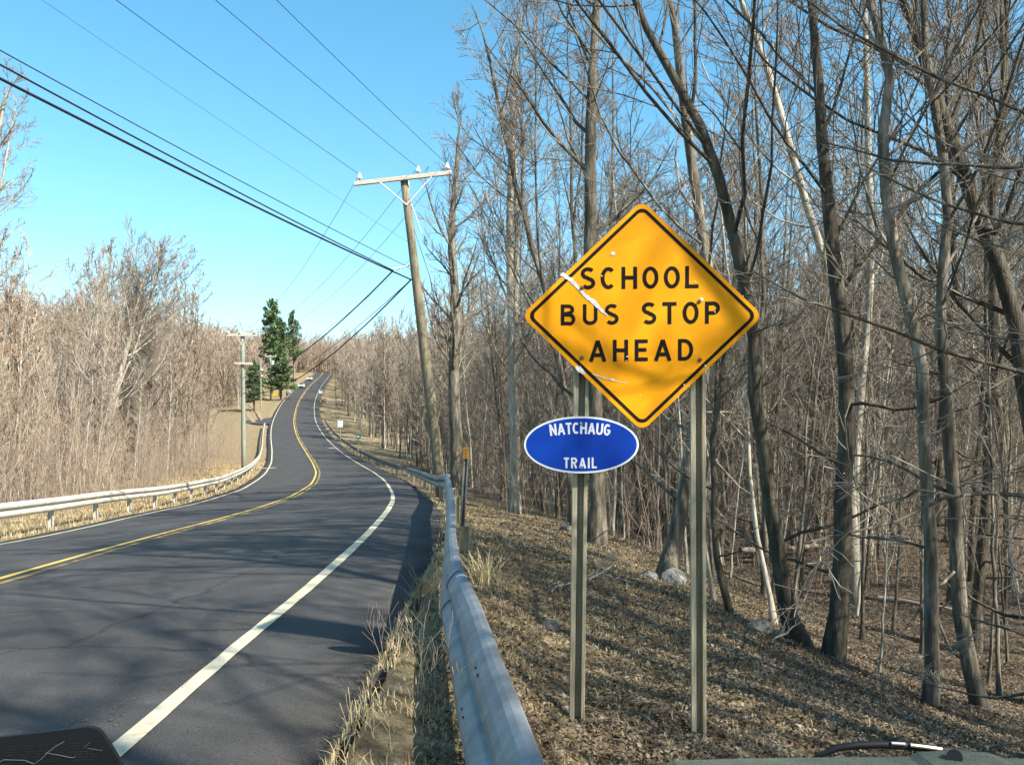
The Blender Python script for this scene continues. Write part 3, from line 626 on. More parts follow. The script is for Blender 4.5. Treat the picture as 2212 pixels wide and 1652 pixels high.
# ---- far wood as one mass on each side
def kinds(tag_, meshes):
    """an unlinked collection holding one object per kind, for the geometry nodes below"""
    c = bpy.data.collections.new(tag_)
    for k, me in enumerate(meshes): c.objects.link(bpy.data.objects.new('%s_%02d' % (tag_, k), me))
    return c
def joined(name, mt, mw, **kw):
    (v1, q1), (v2, q2) = tree_parts(**kw)
    me = mesh_np(name, np.concatenate([v1, v2]), np.concatenate([q1, q2+len(v1)]), None, [mt, mw], False)
    me.polygons.foreach_set('material_index', np.r_[np.zeros(len(q1)), np.ones(len(q2))].astype(np.int32)); return me
def mass(name, label, n, sampler, ok, variants, m, seed, smin=.8, smax=1.15):
    """uncountable wood or brush: one object, geometry nodes set a plant on every point"""
    rng = np.random.default_rng(seed); pts = []
    while len(pts) < n:
        x, y = sampler()
        if ok(x, y): pts.append((x, y))
    pts = np.array(pts); zz = ground(pts[:, 0], pts[:, 1])
    me = bpy.data.meshes.new(name); me.from_pydata([(a, b, c-.15) for (a, b), c in zip(pts, zz)], [], [])
    for nm, tp, val in (('kind_index', 'INT', rng.integers(0, len(variants), n)), ('turn', 'FLOAT', rng.uniform(0, 6.28, n)), ('size', 'FLOAT', rng.uniform(smin, smax, n))):
        a = me.attributes.new(nm, tp, 'POINT'); a.data.foreach_set('value', np.asarray(val, np.int32 if tp == 'INT' else np.float32))
    if not isinstance(variants[0], bpy.types.Mesh): variants = [mesh_np(name+'_kind', v, q, None, m) for v, q in variants]
    col_ = kinds(name+'_kind', variants)
    g = bpy.data.node_groups.new(name, 'GeometryNodeTree'); g.interface.new_socket('Geometry', in_out='INPUT', socket_type='NodeSocketGeometry'); g.interface.new_socket('Geometry', in_out='OUTPUT', socket_type='NodeSocketGeometry')
    N = g.nodes; Lk = g.links.new; gi = N.new('NodeGroupInput'); go = N.new('NodeGroupOutput')
    ci = N.new('GeometryNodeCollectionInfo'); ci.inputs['Collection'].default_value = col_; ci.inputs['Separate Children'].default_value = True; ci.inputs['Reset Children'].default_value = True
    ip = N.new('GeometryNodeInstanceOnPoints'); ip.inputs['Pick Instance'].default_value = True
    def att(nm, tp):
        a = N.new('GeometryNodeInputNamedAttribute'); a.data_type = tp; a.inputs['Name'].default_value = nm; return a.outputs['Attribute']
    cx_ = N.new('ShaderNodeCombineXYZ'); Lk(att('turn', 'FLOAT'), cx_.inputs['Z'])
    e2r = N.new('FunctionNodeEulerToRotation'); Lk(cx_.outputs[0], e2r.inputs[0])
    Lk(gi.outputs[0], ip.inputs['Points']); Lk(ci.outputs[0], ip.inputs['Instance']); Lk(att('kind_index', 'INT'), ip.inputs['Instance Index'])
    Lk(e2r.outputs[0], ip.inputs['Rotation']); Lk(att('size', 'FLOAT'), ip.inputs['Scale']); Lk(ip.outputs[0], go.inputs[0])
    o = obj(name, me); md = o.modifiers.new('scatter', 'NODES'); md.node_group = g
    return tag(o, label, name.replace('_', ' '), kind='stuff')
def far_variant(seed, H, r0, c, r1, t0=.25, lf=.24):
    rng = np.random.default_rng(seed); z = np.linspace(0, 1, 6); w = np.cumsum(rng.normal(0, .28, (6, 2)), 0)
    P = np.c_[w*H/14, z*H][None]; R = (r0*((1-z)*.9+.12))[None]
    a = branches(P, R, c[0], 4, t0, 45, lf, .2, .14, .45, r1*1.4, rng)
    b = branches(a[0], a[1], c[1], 3, .15, 38, .5, .18, .14, .7, r1, rng)
    f_ = branches(P, R, 1+int(rng.random()*2.2), 5, .12, 24, .7, .10, .10, .6, r1*2, rng, t1=.5)
    a2 = branches(f_[0], f_[1], c[0]//2, 4, t0, 42, lf*1.2, .2, .14, .5, r1*1.2, rng)
    return join_tubes([(P, R, 4), (f_[0], f_[1], 4), (a[0], a[1], 3), (a2[0], a2[1], 3), (b[0], b[1], 3)])
fv = [joined('far_tree', M['bark_light'] if i % 2 else M['bark_grey'], M['twig_far'], seed=600+i, H=12+i % 5, r0=.07+.02*(i % 3), forks=1+i % 2, c=(18, 7, 3), t0=.15, lf=.22, up=.15, r1=.015, n4=2, ksides=(5, 3, 3, 3)) for i in range(6)]
fv2 = [far_variant(620+i, 12+i % 5, .12, (12, 5), .038, .1, .26) for i in range(6)]
M['far_light'] = M['twig_far']
def okfar(x, y):
    l, s = lat(x, y)
    if s > 398: return True
    if l > 0: return l-HW > (6 if s < 180 else 4)
    return -l-HW > (16 if 98 < s < 185 else 6)
def bys(s0, s1, d0, d1, p=1.0):
    def f():
        s = s0+(s1-s0)*random.random(); d = HW+d0+(d1-d0)*random.random()**p; q = rp(s, d if random.random() < .5 else -d); return q[0], q[1]
    return f
def mix(a, b, k):
    return lambda: a() if random.random() < k else b()
mass('far_wood', 'mass of bare trees filling the depth of the wood beyond the nearer trunks', 1300, mix(wedge(55, 200, -.66, .66, .8), bys(60, 200, 6, 60, 1.3), .45), okfar, fv, M['twig_far'], 1)
mass('hillside_wood', 'brown bare wood covering the far hillside at the top of the road', 2600, mix(wedge(190, 560, -.66, .66, .9), mix(bys(190, 410, 7, 80, 1.4), lambda: ((q := rp(random.uniform(402, 450), random.gauss(0, 24)))[0], q[1]), .72), .35), okfar, fv2, M['twig_far'], 2)

# ---- brush: tangled stems beyond both verges
bv = []
for i in range(5):
    rng = np.random.default_rng(700+i); k = 8
    st = np.c_[rng.normal(0, .5, (k, 2)), np.zeros(k)]; n = 4
    d = norm(np.c_[rng.normal(0, .16, (k, 2)), np.ones(k)]); L = rng.uniform(1.0, 4.6, k)
    P = np.stack([st+d*L[:, None]*q+np.c_[rng.normal(0, .05, (k, 2))*q, np.zeros(k)] for q in np.linspace(0, 1, n)], 1); R = np.tile(np.linspace(.013, .006, n), (k, 1))
    a = branches(P, R, 5, 3, .2, 35, .32, .15, .15, .6, .006, rng)
    bv.append(join_tubes([(P, R, 3), (a[0], a[1], 3)]))
def okdeep(x, y): return okR(x, y)
def okThick(x, y):
    l, s = lat(x, y); return -l-HW > 6.5 and not (98 < s < 185 and -l-HW < 15)
dv = [joined('deep_tree', M['bark_light'] if i % 2 else M['bark_grey'], M['twig_pale'] if i == 2 else M['twig'], seed=640+i, H=11+i % 5, r0=.05+.015*(i % 3), lean=.08, forks=1+i % 2, c=(20, 8, 4), t0=.12, lf=.22, up=.12, r1=.007, n4=2, ksides=(5, 3, 3, 3)) for i in range(5)]
dl_ = [joined('thicket_tree', M['bark_light'], M['twig_warm'] if i % 2 else M['twig_pale'], seed=660+i, H=10+i % 5, r0=.05+.012*(i % 3), lean=.08, forks=1+i % 2, c=(18, 8, 4), t0=.10, lf=.2, up=.18, r1=.010, n4=2, ksides=(5, 3, 3, 3)) for i in range(5)]
mass('deep_wood', 'tangle of thin bare stems filling the shadowy wood on the right', 950, wedge(22, 100, -.12, .66, .75), okdeep, dv, M['twig'], 8, .5, .98)
mass('left_thicket', 'haze of thin bare stems between the larger trees on the left', 820, wedge(22, 125, -.66, -.26, .8), okThick, dl_, None, 9, .3, .85)
def okbL(x, y):
    l, s = lat(x, y); d = -l-HW; return 3.6 < d < 30 and not (92 < s < 190 and d < 15)
mass('brush', 'tangled reddish brown brush behind the left guardrail', 620, wedge(17, 125, -.64, -.26, .8), okbL, bv, M['brush'], 3, .35, 1.35)
mass('undergrowth', 'thin tangled undergrowth on the floor of the right-hand wood', 330, wedge(17, 80, -.10, .6, .8), lambda x, y: lat(x, y)[0]-HW > 3.2, bv, M['twig_far'], 4, .35, .8)

# ------------------------------------------------------------------ evergreens
def conifer(label, px, pbot, ptop, depth, wpx, seed, group=None, t0=.12, dens=1.0, rag=.4):
    rng = np.random.default_rng(seed); x, y, z = bp(px, pbot, depth); Hh = (pbot-ptop)/F*depth; W = wpx/F*depth/2
    g = float(ground(x, y)[0]); 
    root = empty('conifer', (x, y, z)); tag(root, label, 'tree', group)
    MB().tube([(0, 0, g-z-1), (0, 0, Hh*.5), (0, 0, Hh*.97)], [W*.09, W*.06, .03], 7).build('trunk', M['bark_dark'], root)
    k = int(95*dens); Vs = []; Fs = []
    for i in range(k):
        t = t0+(1-t0)*((i+rng.random())/k); a = rng.uniform(0, 6.283)
        R0 = W*(.30+.95*(1-t)**.5)*min(1, (t-t0)/.12+.45)*rng.uniform(.5, 1.2)*min(1, (1-t)*9+.35)
        tip = rng.uniform(-.05, .28)
        nc = 62
        for j in range(nc):
            q = rng.random()**.55*R0; aa = a+rng.normal(0, .30)*(1-.4*q/R0)
            c = np.array([math.cos(aa)*q, math.sin(aa)*q, t*Hh+q*tip+rng.normal(0, .018*Hh)])
            e1 = norm(np.array([math.cos(aa), math.sin(aa), .3])+rng.normal(0, .6, 3)); e2 = norm(np.cross(e1, rng.normal(0, 1, 3))); sz = W*.10*rng.uniform(.5, 1.5)
            b = len(Vs); Vs += [c-e1*sz, c+e2*sz*.5, c+e1*sz, c-e2*sz*.5]; Fs.append((b, b+1, b+2, b+3))
    obj('crown', mesh_np('crown', Vs, Fs, None, M['needles']), root)
conifer('tallest dark pine with a ragged narrow top, left of where the road crests', 588, 800, 648, 225, 52, 1)
conifer('wider sunlit green pine hugging the right side of the tallest pine', 604, 822, 690, 220, 52, 2, t0=.12)
conifer('slim pine with a small pointed top, right of the tallest pines', 634, 812, 674, 245, 38, 3, t0=.25, dens=.8)
conifer('low round evergreen directly behind the nearest left utility pole', 549, 870, 782, 170, 46, 4, t0=.03)
conifer('low dark evergreen beneath the tall pines beside the roadside bank', 607, 842, 785, 205, 60, 5, t0=.03)

# ------------------------------------------------------------------ utility poles and wires
def utility_pole(label, base, top, depth, rb, rt, arm, arm_z, mats, group=None, detail=True, arm2=None, can=False, dbase=None):
    bx_, by_, bz_ = bp(*base, depth); tx_, ty_, tz_ = bp(*top, depth)
    root = empty('utility_pole', (bx_, by_, bz_)); tag(root, label, 'utility pole', group)
    T = Vector((tx_-bx_, 0, tz_-bz_))
    MB().tube([(-T.x*.08, 0, -T.z*.08)]+[tuple(T*q) for q in (.2, .4, .6, .8, 1)], [rb*1.02, rb*.95, rb*.9, rb*.83, rt*1.05, rt], 14 if detail else 7).build('pole', mats[0], root, True)
    a0 = Vector(bp(*arm[0], depth))-Vector((bx_, by_, bz_)); a1 = Vector(bp(*arm[1], depth))-Vector((bx_, by_, bz_))
    def beam(p, q, w, h, y, m, nm):
        d = (q-p); c = (p+q)/2; ang = math.atan2(d.z, d.x); o = MB().box((0, 0, 0), (d.length/2, w/2, h/2)).build(nm, m, root, loc=(c.x, y, c.z)); o.rotation_euler = (0, -ang, 0)
        if detail: bv_ = o.modifiers.new('bevel', 'BEVEL'); bv_.width = .01
        return o
    beam(a0, a1, .10, .13 if detail else .2, -rt-.06, mats[1], 'crossarm')
    if arm2: beam(Vector(bp(*arm2[0], depth))-Vector(root.location), Vector(bp(*arm2[1], depth))-Vector(root.location), .10, .16, -rt-.1, mats[1], 'crossarm')
    def ins(f, xo=0):
        p = a0.lerp(a1, f); p = Vector((p.x, -rt-.06, p.z+.06)); s = 1 if detail else 1.8
        mb = MB(); mb.tube([p, p+Vector((0, 0, .10))], .02, 6); o = mb.build('pin', M['galv'], root)
        mb = MB(); mb.tube([p+Vector((0, 0, z)) for z in (.07, .09, .12, .125, .16, .165, .2, .22, .245, .26)], [.05*s, .085*s, .09*s, .06*s, .085*s, .055*s, .06*s, .035*s, .055*s, .03*s], 12)
        mb.build('insulator', M['porcelain'], root, True)
        return Vector(root.location)+p+Vector((0, 0, .22))
    tips = [ins(f) for f in ((.055, .655, .955) if detail else (.04, .44, .94))]
    if detail:
        mid = a0.lerp(a1, .5)
        for f in (.27, .80):
            p = a0.lerp(a1, f)-Vector((0, 0, .07)); q = T*.935; q = T*((T.z-.85)/T.z)
            mb = MB(); mb.tube([(p.x, -rt-.13, p.z), (q.x, -rb*.85, q.z)], .022, 6); mb.build('brace', M['sign_white'], root)
        MB().tube([tuple(T*1.0), tuple(T*1.004)], rt*1.1, 12).build('pole_cap', M['black'], root)
    else:
        for f in (.3, .7):
            p = a0.lerp(a1, f); q = T*((T.z-.9)/T.z); MB().tube([(p.x, -rt-.13, p.z), (q.x, -rt, q.z)], .03, 5).build('brace', mats[1], root)
    if can:
        MB().tube([(.45, -.1, T.z-2.2), (.45, -.1, T.z-1.2)], .32, 10).build('transformer', M['sign_white'], root)
    return root, tips
P1, tips1 = utility_pole('weathered wooden utility pole leaning left just behind the bend of the right guardrail', (958, 1096), (873, 388), 28.0, .19, .125, ((767, 401), (976, 377)), 0, (M['pole_wood'], M['arm_wood']))
P2, tips2 = utility_pole('upright pale green-grey utility pole standing behind the left guardrail', (527, 1018), (524, 722), 68.0, .19, .15, ((492, 724), (557, 724)), 0, (M['pole_grey'], M['arm_wood']), detail=False, arm2=((509, 785), (548, 786)))
P3, tips3 = utility_pole('distant utility pole with a white transformer, before the pines', (585, 862), (584, 768), 205, .22, .18, ((573, 770), (597, 770)), 0, (M['pole_grey'], M['arm_wood']), detail=False, can=True)
P4, tips4 = utility_pole('distant utility pole standing in front of the low dark evergreen', (612, 838), (612, 766), 255, .22, .18, ((602, 767), (622, 767)), 0, (M['pole_grey'], M['arm_wood']), detail=False)
P5, tips5 = utility_pole('farthest utility pole, between the slim pine and the road crest', (635, 824), (634, 764), 290, .24, .2, ((627, 765), (643, 765)), 0, (M['pole_grey'], M['arm_wood']), detail=False)
x0 = bp(562, 880, 150)
r_ = empty('service_pole', bp(564, 875, 160)); tag(r_, 'thin short pole with small white lamps, between the low round evergreen and the bank', 'pole')
MB().tube([(0, 0, -1), (-.1, 0, 8.5)], .13, 6).build('shaft', M['pole_grey'], r_)
for zz in (5.2, 6.3): MB().tube([(.12, -.2, zz), (.12, -.2, zz+.35)], .2, 8).build('lamp', M['sign_white'], r_)
# small fittings on the nearest pole
pl = Vector(P1.location)
def rel(px, py, dy=0): return Vector(bp(px, py, 28.0))+Vector((0, dy, 0))-pl
MB().tube([rel(884, 574), rel(849, 583, -.1)], .03, 6).build('standoff_bracket', M['sign_white'], P1)
MB().tube([rel(880, 382, .2), rel(884, 430, .1), rel(909, 500, .3)], .02, 5).build('strut', M['sign_white'], P1)
MB().tube([rel(879, 430, .2), rel(886, 470, .2), rel(925, 590, .5), rel(945, 690, 1.2)], .016, 5).build('guy_wire', M['galv'], P1)
MB().tube([rel(886, 452), rel(886, 462)], .05, 6).build('bolt', M['rust'], P1)
wires_n = 0
def wire(label, pts, r, m, nm='utility_wire', cat='wire', group='overhead wires'):
    return tag(MB().tube(pts, r, 5, cap=False).build(nm, M[m], smooth=True), label, cat)
U = np.array([-.2747, -.9615])
def near_wire(label, start, thru, r, m, y1=28.0, L=46):
    """from the leaning pole back over the road, through one point of the photograph"""
    p = np.array(start if len(start) == 3 else bp(*start, y1)); a = (thru[0]-CX)/F
    t = (a*p[1]-p[0])/(U[0]-a*U[1]); yy = p[1]+t*U[1]; z2 = (HY-thru[1])/F*yy; b = .0011
    k = (z2-p[2]-b*t*t)/t
    return wire(label, [(p[0]+U[0]*q, p[1]+U[1]*q, p[2]+k*q+b*q*q) for q in np.linspace(0, L, 34)], r, m)
near_wire('left thin power wire from the left insulator up over the road', tuple(tips1[0]), (250, 0), .0075, 'cable')
near_wire('middle thin power wire from the pole top insulator up over the road', tuple(tips1[1]), (465, 0), .0075, 'cable')
near_wire('right thin power wire from the right insulator, highest over the road', tuple(tips1[2]), (597, 0), .0075, 'cable')
near_wire('lowest and thickest black cable sweeping in from the left edge', (888, 604), (0, 170), .024, 'cable')
near_wire('thick black cable just above the lowest one, ending at the white bracket', (849, 584), (0, 140), .017, 'cable')
near_wire('medium black cable, third from the bottom at the left edge', (882, 577), (0, 109), .010, 'cable')
near_wire('faint hair-thin wire between the power wires and the black cables', (880, 522), (90, 0), .004, 'wire')
def span(label, p, q, sag, r, m):
    p = Vector(p); q = Vector(q); pts = []
    for t in np.linspace(0, 1, 30): v = p.lerp(q, t); v.z -= 4*sag*t*(1-t); pts.append(v)
    return wire(label, pts, r, m)
span('power wire from the left end of the leaning pole crossarm to the upright pole', tips1[0], tips2[0], 1.5, .008, 'wire')
span('power wire from the middle of the leaning pole crossarm to the upright pole', tips1[1], tips2[1], 1.5, .008, 'wire')
span('power wire from the right end of the leaning pole crossarm to the upright pole', tips1[2], tips2[2], 1.6, .008, 'wire')
span('thin neutral wire sagging from the leaning pole toward the road crest', bp(886, 560, 28), bp(527, 775, 68), 1.1, .005, 'wire')
span('thick black cable from the white bracket down to the upright pole', bp(849, 585, 28), bp(526, 815, 68), .9, .026, 'cable')
span('thick black cable from the leaning pole, lowest of those going up the road', bp(888, 604, 28), bp(526, 848, 68), 1.2, .026, 'cable')
span('thin cable alongside the lowest one going up the road', bp(889, 603, 28), bp(526, 838, 68), .9, .012, 'cable')
for i in range(3):
    span(('left', 'middle', 'right')[i]+' wire from the upright pole to the distant transformer pole', tips2[i], tips3[i], 3.0, .014, 'wire')

# ------------------------------------------------------------------ signs
# stroke alphabet on a unit cell (width, strokes); arcs as point lists
def arc(cx, cz, rx, rz, a0, a1, n=12): return [(cx+rx*math.cos(math.radians(a0+(a1-a0)*i/n)), cz+rz*math.sin(math.radians(a0+(a1-a0)*i/n))) for i in range(n+1)]
w_ = .172                       # stroke thickness / cap height
h_ = w_/2
def G(ch):
    lo, hi, mid = h_, 1-h_, .5
    if ch == 'O': W = .66; return W, [arc(W/2, .5, W/2-h_, .5-h_, 0, 360, 30)]
    if ch == 'C': W = .64; return W, [arc(W/2, .5, W/2-h_, .5-h_, 48, 312, 24)]
    if ch == 'G': W = .64; return W, [arc(W/2, .5, W/2-h_, .5-h_, 48, 322, 24)+[(W-h_, .28), (W-h_, .46), (W*.52, .46)]]
    if ch == 'S': W = .6; a = W/2-h_; return W, [arc(W/2, .72, a, .28-h_, 35, 180, 10)+arc(W/2, .72, a, .28-h_, 180, 262, 5)[1:]+arc(W/2, .28, a, .28-h_, 82, 0, 5)+arc(W/2, .28, a, .28-h_, 0, -145, 10)[1:]]
    if ch == 'H': W = .64; return W, [[(h_, 0), (h_, 1)], [(W-h_, 0), (W-h_, 1)], [(h_, .51), (W-h_, .51)]]
    if ch == 'L': W = .54; return W, [[(h_, 1), (h_, h_)], [(0, h_), (W, h_)]]
    if ch == 'T': W = .56; return W, [[(W/2, 0), (W/2, 1)], [(0, 1-h_), (W, 1-h_)]]
    if ch == 'E': W = .54; return W, [[(h_, 0), (h_, 1)], [(h_, 1-h_), (W, 1-h_)], [(h_, .52), (W*.9, .52)], [(h_, h_), (W, h_)]]
    if ch == 'I': W = w_; return W, [[(h_, 0), (h_, 1)]]
    if ch == 'U': W = .64; return W, [[(h_, 1), (h_, .3)]+arc(W/2, .3, W/2-h_, .3-h_, 180, 360, 14)+[(W-h_, 1)]]
    if ch == 'B': W = .64; return W, [[(h_, 0), (h_, 1)], [(h_, hi), (W*.5, hi)]+arc(W*.5, .745, W*.42-h_, .255-h_, 90, -90, 10)+[(h_, .49+h_-.06)], [(h_, .49+.02), (W*.52, .51)]+arc(W*.52, .27+.01, W*.48-h_, .24-.01, 90, -90, 10)[1:-1]+[(W*.52, lo), (h_, lo)]]
    if ch == 'P': W = .62; return W, [[(h_, 0), (h_, 1)], [(h_, hi), (W*.52, hi)]+arc(W*.52, .70, W*.48-h_, .30-h_, 90, -90, 12)+[(h_, .40+h_)]]
    if ch == 'R': W = .64; return W, [[(h_, 0), (h_, 1)], [(h_, hi), (W*.52, hi)]+arc(W*.52, .72, W*.48-h_, .28-h_, 90, -90, 12)+[(h_, .44+h_)], [(W*.5, .48), (W-h_, 0)]]
    if ch == 'D': W = .64; return W, [[(h_, 0), (h_, 1)], [(h_, hi), (W*.42, hi)]+arc(W*.42, .5, W*.58-h_, .5-h_, 90, -90, 16)+[(h_, lo)]]
    if ch == 'A': W = .72; return W, [[(h_*.9, 0), (W/2, .97)], [(W-h_*.9, 0), (W/2, .97)], [(W*.2, .30), (W*.8, .30)]]
    if ch == 'N': W = .66; return W, [[(h_, 0), (h_, 1)], [(W-h_, 0), (W-h_, 1)], [(h_*1.1, .96), (W-h_*1.1, .04)]]
    return .3, []
def stroke_word(mb, word, x0, z0, H, gap, y, th=.0015, place=None, ws=1.0, width=None):
    """lay the word from x0; place(u, v) -> (x, z) bends it"""
    if width is not None:
        tot = sum(G(c)[0] if c != ' ' else .42 for c in word)*H*ws; gap = (width-tot)/(len(word)-1)
    u = x0; lay = 0
    for c in word:
        W, st = G(c) if c != ' ' else (.42, [])
        for si, pl in enumerate(st):
            n = len(pl); closed = c == 'O'; L, R = [], []
            for i in range(n):
                if closed: a = pl[i-1 if i > 0 else n-2]; b = pl[i+1 if i < n-1 else 1]
                else: a = pl[max(i-1, 0)]; b = pl[min(i+1, n-1)]
                dx, dz = (b[0]-a[0])*ws, b[1]-a[1]; q = math.hypot(dx, dz); nx, nz = -dz/q, dx/q
                L.append((pl[i][0]*ws+nx*h_, pl[i][1]+nz*h_)); R.append((pl[i][0]*ws-nx*h_, pl[i][1]-nz*h_))
            def tr(p):
                U_, V_ = u+p[0]*H, z0+p[1]*H
                return place(U_, V_) if place else (U_, V_)
            yy = y-.0002*si
            vs = []
            for (a, b) in zip(L, R):
                a = tr(a); b = tr(b); vs += [(a[0], yy, a[1]), (b[0], yy, b[1])]
            mb.add(vs, [(2*i, 2*i+1, 2*i+3, 2*i+2) for i in range(n-1)])
        u += W*H*ws+gap
    return u
def rrect(a, r, n=8):
    """diamond-turned rounded square outline (half diagonal a before rounding is applied)"""
    s = a/math.sqrt(2); pts = []
    for (cx, cz, a0) in ((s-r, s-r, 0), (-(s-r), s-r, 90), (-(s-r), -(s-r), 180), (s-r, -(s-r), 270)):
        for i in range(n+1):
            t = math.radians(a0+90*i/n); x, z = cx+r*math.cos(t), cz+r*math.sin(t)
            pts.append(((x-z)/math.sqrt(2), (x+z)/math.sqrt(2)*.955))
    return pts
def ring(mb, A, B, y):
    n = len(A); vs = [(x, y, z) for x, z in A]+[(x, y, z) for x, z in B]
    mb.add(vs, [(i, (i+1) % n, n+(i+1) % n, n+i) for i in range(n)])
DS = 4.70
def D(px, py, Y=DS): return ((px-CX)/F*Y, (HY-py)/F*Y)
# channel posts
def channel_post(root, x0, z0, x1, z1, y, w=.084, mt='chan', nm='post', lip=True, dark='chan_in'):
    """U-channel opening towards the traffic, with punched holes down the web"""
    prof = [(-.5, -.012), (-.46, -.02), (-.16, -.02), (-.12, .036), (.22, .036), (.27, -.02), (.46, -.02), (.5, -.012)]
    prof2 = [(a*w, b*w/.084) for a, b in prof]; th = .004
    nseg = 10; V = []; n = len(prof2)
    for i in range(nseg+1):
        q = i/nseg; cx, cz = x0+(x1-x0)*q, z0+(z1-z0)*q
        for (a, b) in prof2: V.append((cx+a, y+b, cz))
        for (a, b) in prof2: V.append((cx+a, y+b+th, cz))
    fs = []; k = 2*n
    for i in range(nseg):
        for j in range(n-1):
            fs.append((i*k+j, i*k+j+1, (i+1)*k+j+1, (i+1)*k+j)); fs.append((i*k+n+j, (i+1)*k+n+j, (i+1)*k+n+j+1, i*k+n+j+1))
        for j in (0, n-1): fs.append((i*k+j, (i+1)*k+j, (i+1)*k+n+j, i*k+n+j))
    for i in (0, nseg):
        for j in range(n-1): fs.append((i*k+j, i*k+n+j, i*k+n+j+1, i*k+j+1))
    me = bpy.data.meshes.new(nm); me.from_pydata(V, [], fs); me.materials.append(M[mt]); me.update()
    o = obj(nm, me, root)
    mb = MB(); L = math.hypot(x1-x0, z1-z0)
    for q in np.arange(.6, L-.02, .0254):
        f = q/L; c = (x0+(x1-x0)*f+.05*w, y+.0345*w/.084, z0+(z1-z0)*f)
        mb.tube([(c[0], c[1], c[2]), (c[0], c[1]-.0022, c[2])], .0024, 6)
    tag(mb.build('hole', M['hole'], o), kind='stuff')
    return o
sx, sz = D(1387, 682)
school = empty('warning_sign', (sx, DS, 0)); tag(school, 'yellow diamond sign reading SCHOOL BUS STOP AHEAD in black letters', 'road sign')
school.location = (0, 0, 0)
x0p, z0p = D(1244, 1640, 4.73); x1p, z1p = D(1258, 640, 4.73)
postL = channel_post(school, x0p, z0p-.25, x1p, z1p, 4.755)
x0p, z0p = D(1511, 1690, 4.73); x1p, z1p = D(1508, 640, 4.73)
postR = channel_post(school, x0p, z0p-.15, x1p, z1p, 4.755)
A = 503/F*DS/2/.962
def at_sign(poly): return [(sx+x, sz+z) for x, z in poly]
mb = MB(); mb.prism(at_sign(rrect(A, .055)), DS+.000, DS+.0035); o = mb.build('sign_plate', M['sign_yellow'], school)
mb = MB(); ring(mb, at_sign(rrect(A-.030, .045)), at_sign(rrect(A-.056, .032)), DS-.0012); mb.build('border', M['sign_black'], school)
for word, xl, xr, yt, yb in (('SCHOOL', 1254, 1509, 576, 624), ('BUS', 1211, 1337, 657, 702), ('STOP', 1386, 1556, 652, 700), ('AHEAD', 1272, 1498, 733, 780)):
    (ax, az), (bx2, bz) = D(xl, yb), D(xr, yt); mb = MB()
    # the sign is hung a hair out of level: text lines climb slightly to the right
    tilt = .012
    stroke_word(mb, word, ax, az, bz-az, 0, DS-.0014, width=bx2-ax, ws=1.13, place=lambda u, v, ax=ax, bx2=bx2: (u, v+(u-(ax+bx2)/2)*tilt))
    mb.build('lettering', M['sign_black'], school)
def blotch(px, py, rx, ry, m, parent, y, n=14, seed=0, ang=0):
    rg = random.Random(seed+int(px)); cx, cz = D(px, py); pts = []
    for i in range(n):
        t = 2*math.pi*i/n; k = .75+.45*rg.random(); a = rx*k*math.cos(t)/F*DS; b = ry*k*math.sin(t)/F*DS
        pts.append((cx+a*math.cos(ang)-b*math.sin(ang), y, cz+a*math.sin(ang)+b*math.cos(ang)))
    return MB().add(pts, [tuple(range(n))])
def strip(pxs, m, y, nm='scrape', parent=None, seed=1):
    rg = random.Random(seed); mb = MB(); L, R = [], []
    P = []
    for (a, b) in zip(pxs[:-1], pxs[1:]):
        for k in range(6): t = k/6; P.append(tuple(a[i]*(1-t)+b[i]*t for i in range(3)))
    P.append(pxs[-1])
    vs = []
    for i, (px, py, w) in enumerate(P):
        q = P[min(i+1, len(P)-1)]; p = P[max(i-1, 0)]; dx, dz = q[0]-p[0], -(q[1]-p[1]); l = math.hypot(dx, dz); nx, nz = -dz/l, dx/l
        c = D(px, py); k = F/DS
        for sgn in (1, -1):
            ww = w/2*(.65+.6*rg.random()); vs.append((c[0]+sgn*nx*ww/k, y, c[1]+sgn*nz*ww/k))
    mb.add(vs, [(2*i, 2*i+1, 2*i+3, 2*i+2) for i in range(len(P)-1)])
    mb.build(nm, M[m], parent)
strip([(1213, 591, 9), (1234, 606, 9), (1249, 621, 8), (1262, 637, 8), (1285, 655, 9), (1302, 673, 6), (1313, 682, 2)], 'scrape', DS-.0024, parent=school)
strip([(1244, 792, 5), (1250, 797, 12), (1258, 803, 9), (1264, 808, 3)], 'scrape', DS-.0024, parent=school, seed=3)
strip([(1280, 808, 1.5), (1296, 813, 4), (1310, 818, 2), (1322, 820, 4), (1335, 824, 1.2), (1356, 827, .8)], 'scrape', DS-.0024, parent=school, seed=4)
mb = MB()
for (px, py, r) in ((1324, 548, 5), (1515, 647, 4.5), (1300, 596, 2), (1355, 770, 2.2), (1353, 779, 1.8), (1478, 831, 2), (1524, 790, 2.5), (1544, 674, 1.6), (1605, 640, 1.5), (1383, 853, 1.2), (1502, 609, 2)):
    b = blotch(px, py, r, r*.85, None, None, DS-.0026); mb.add(b.v, b.f)
mb.build('scrape', M['scrape'], school)
for (px, py) in ((1257, 622), (1257, 773), (1511, 651), (1512, 777)):
    cx, cz = D(px, py); mb = MB(); mb.tube([(cx, DS, cz), (cx, DS-.004, cz)], .011, 12); mb.tube([(cx, DS-.004, cz), (cx, DS-.010, cz)], .0065, 6); mb.build('bolt', M['rust'], school)

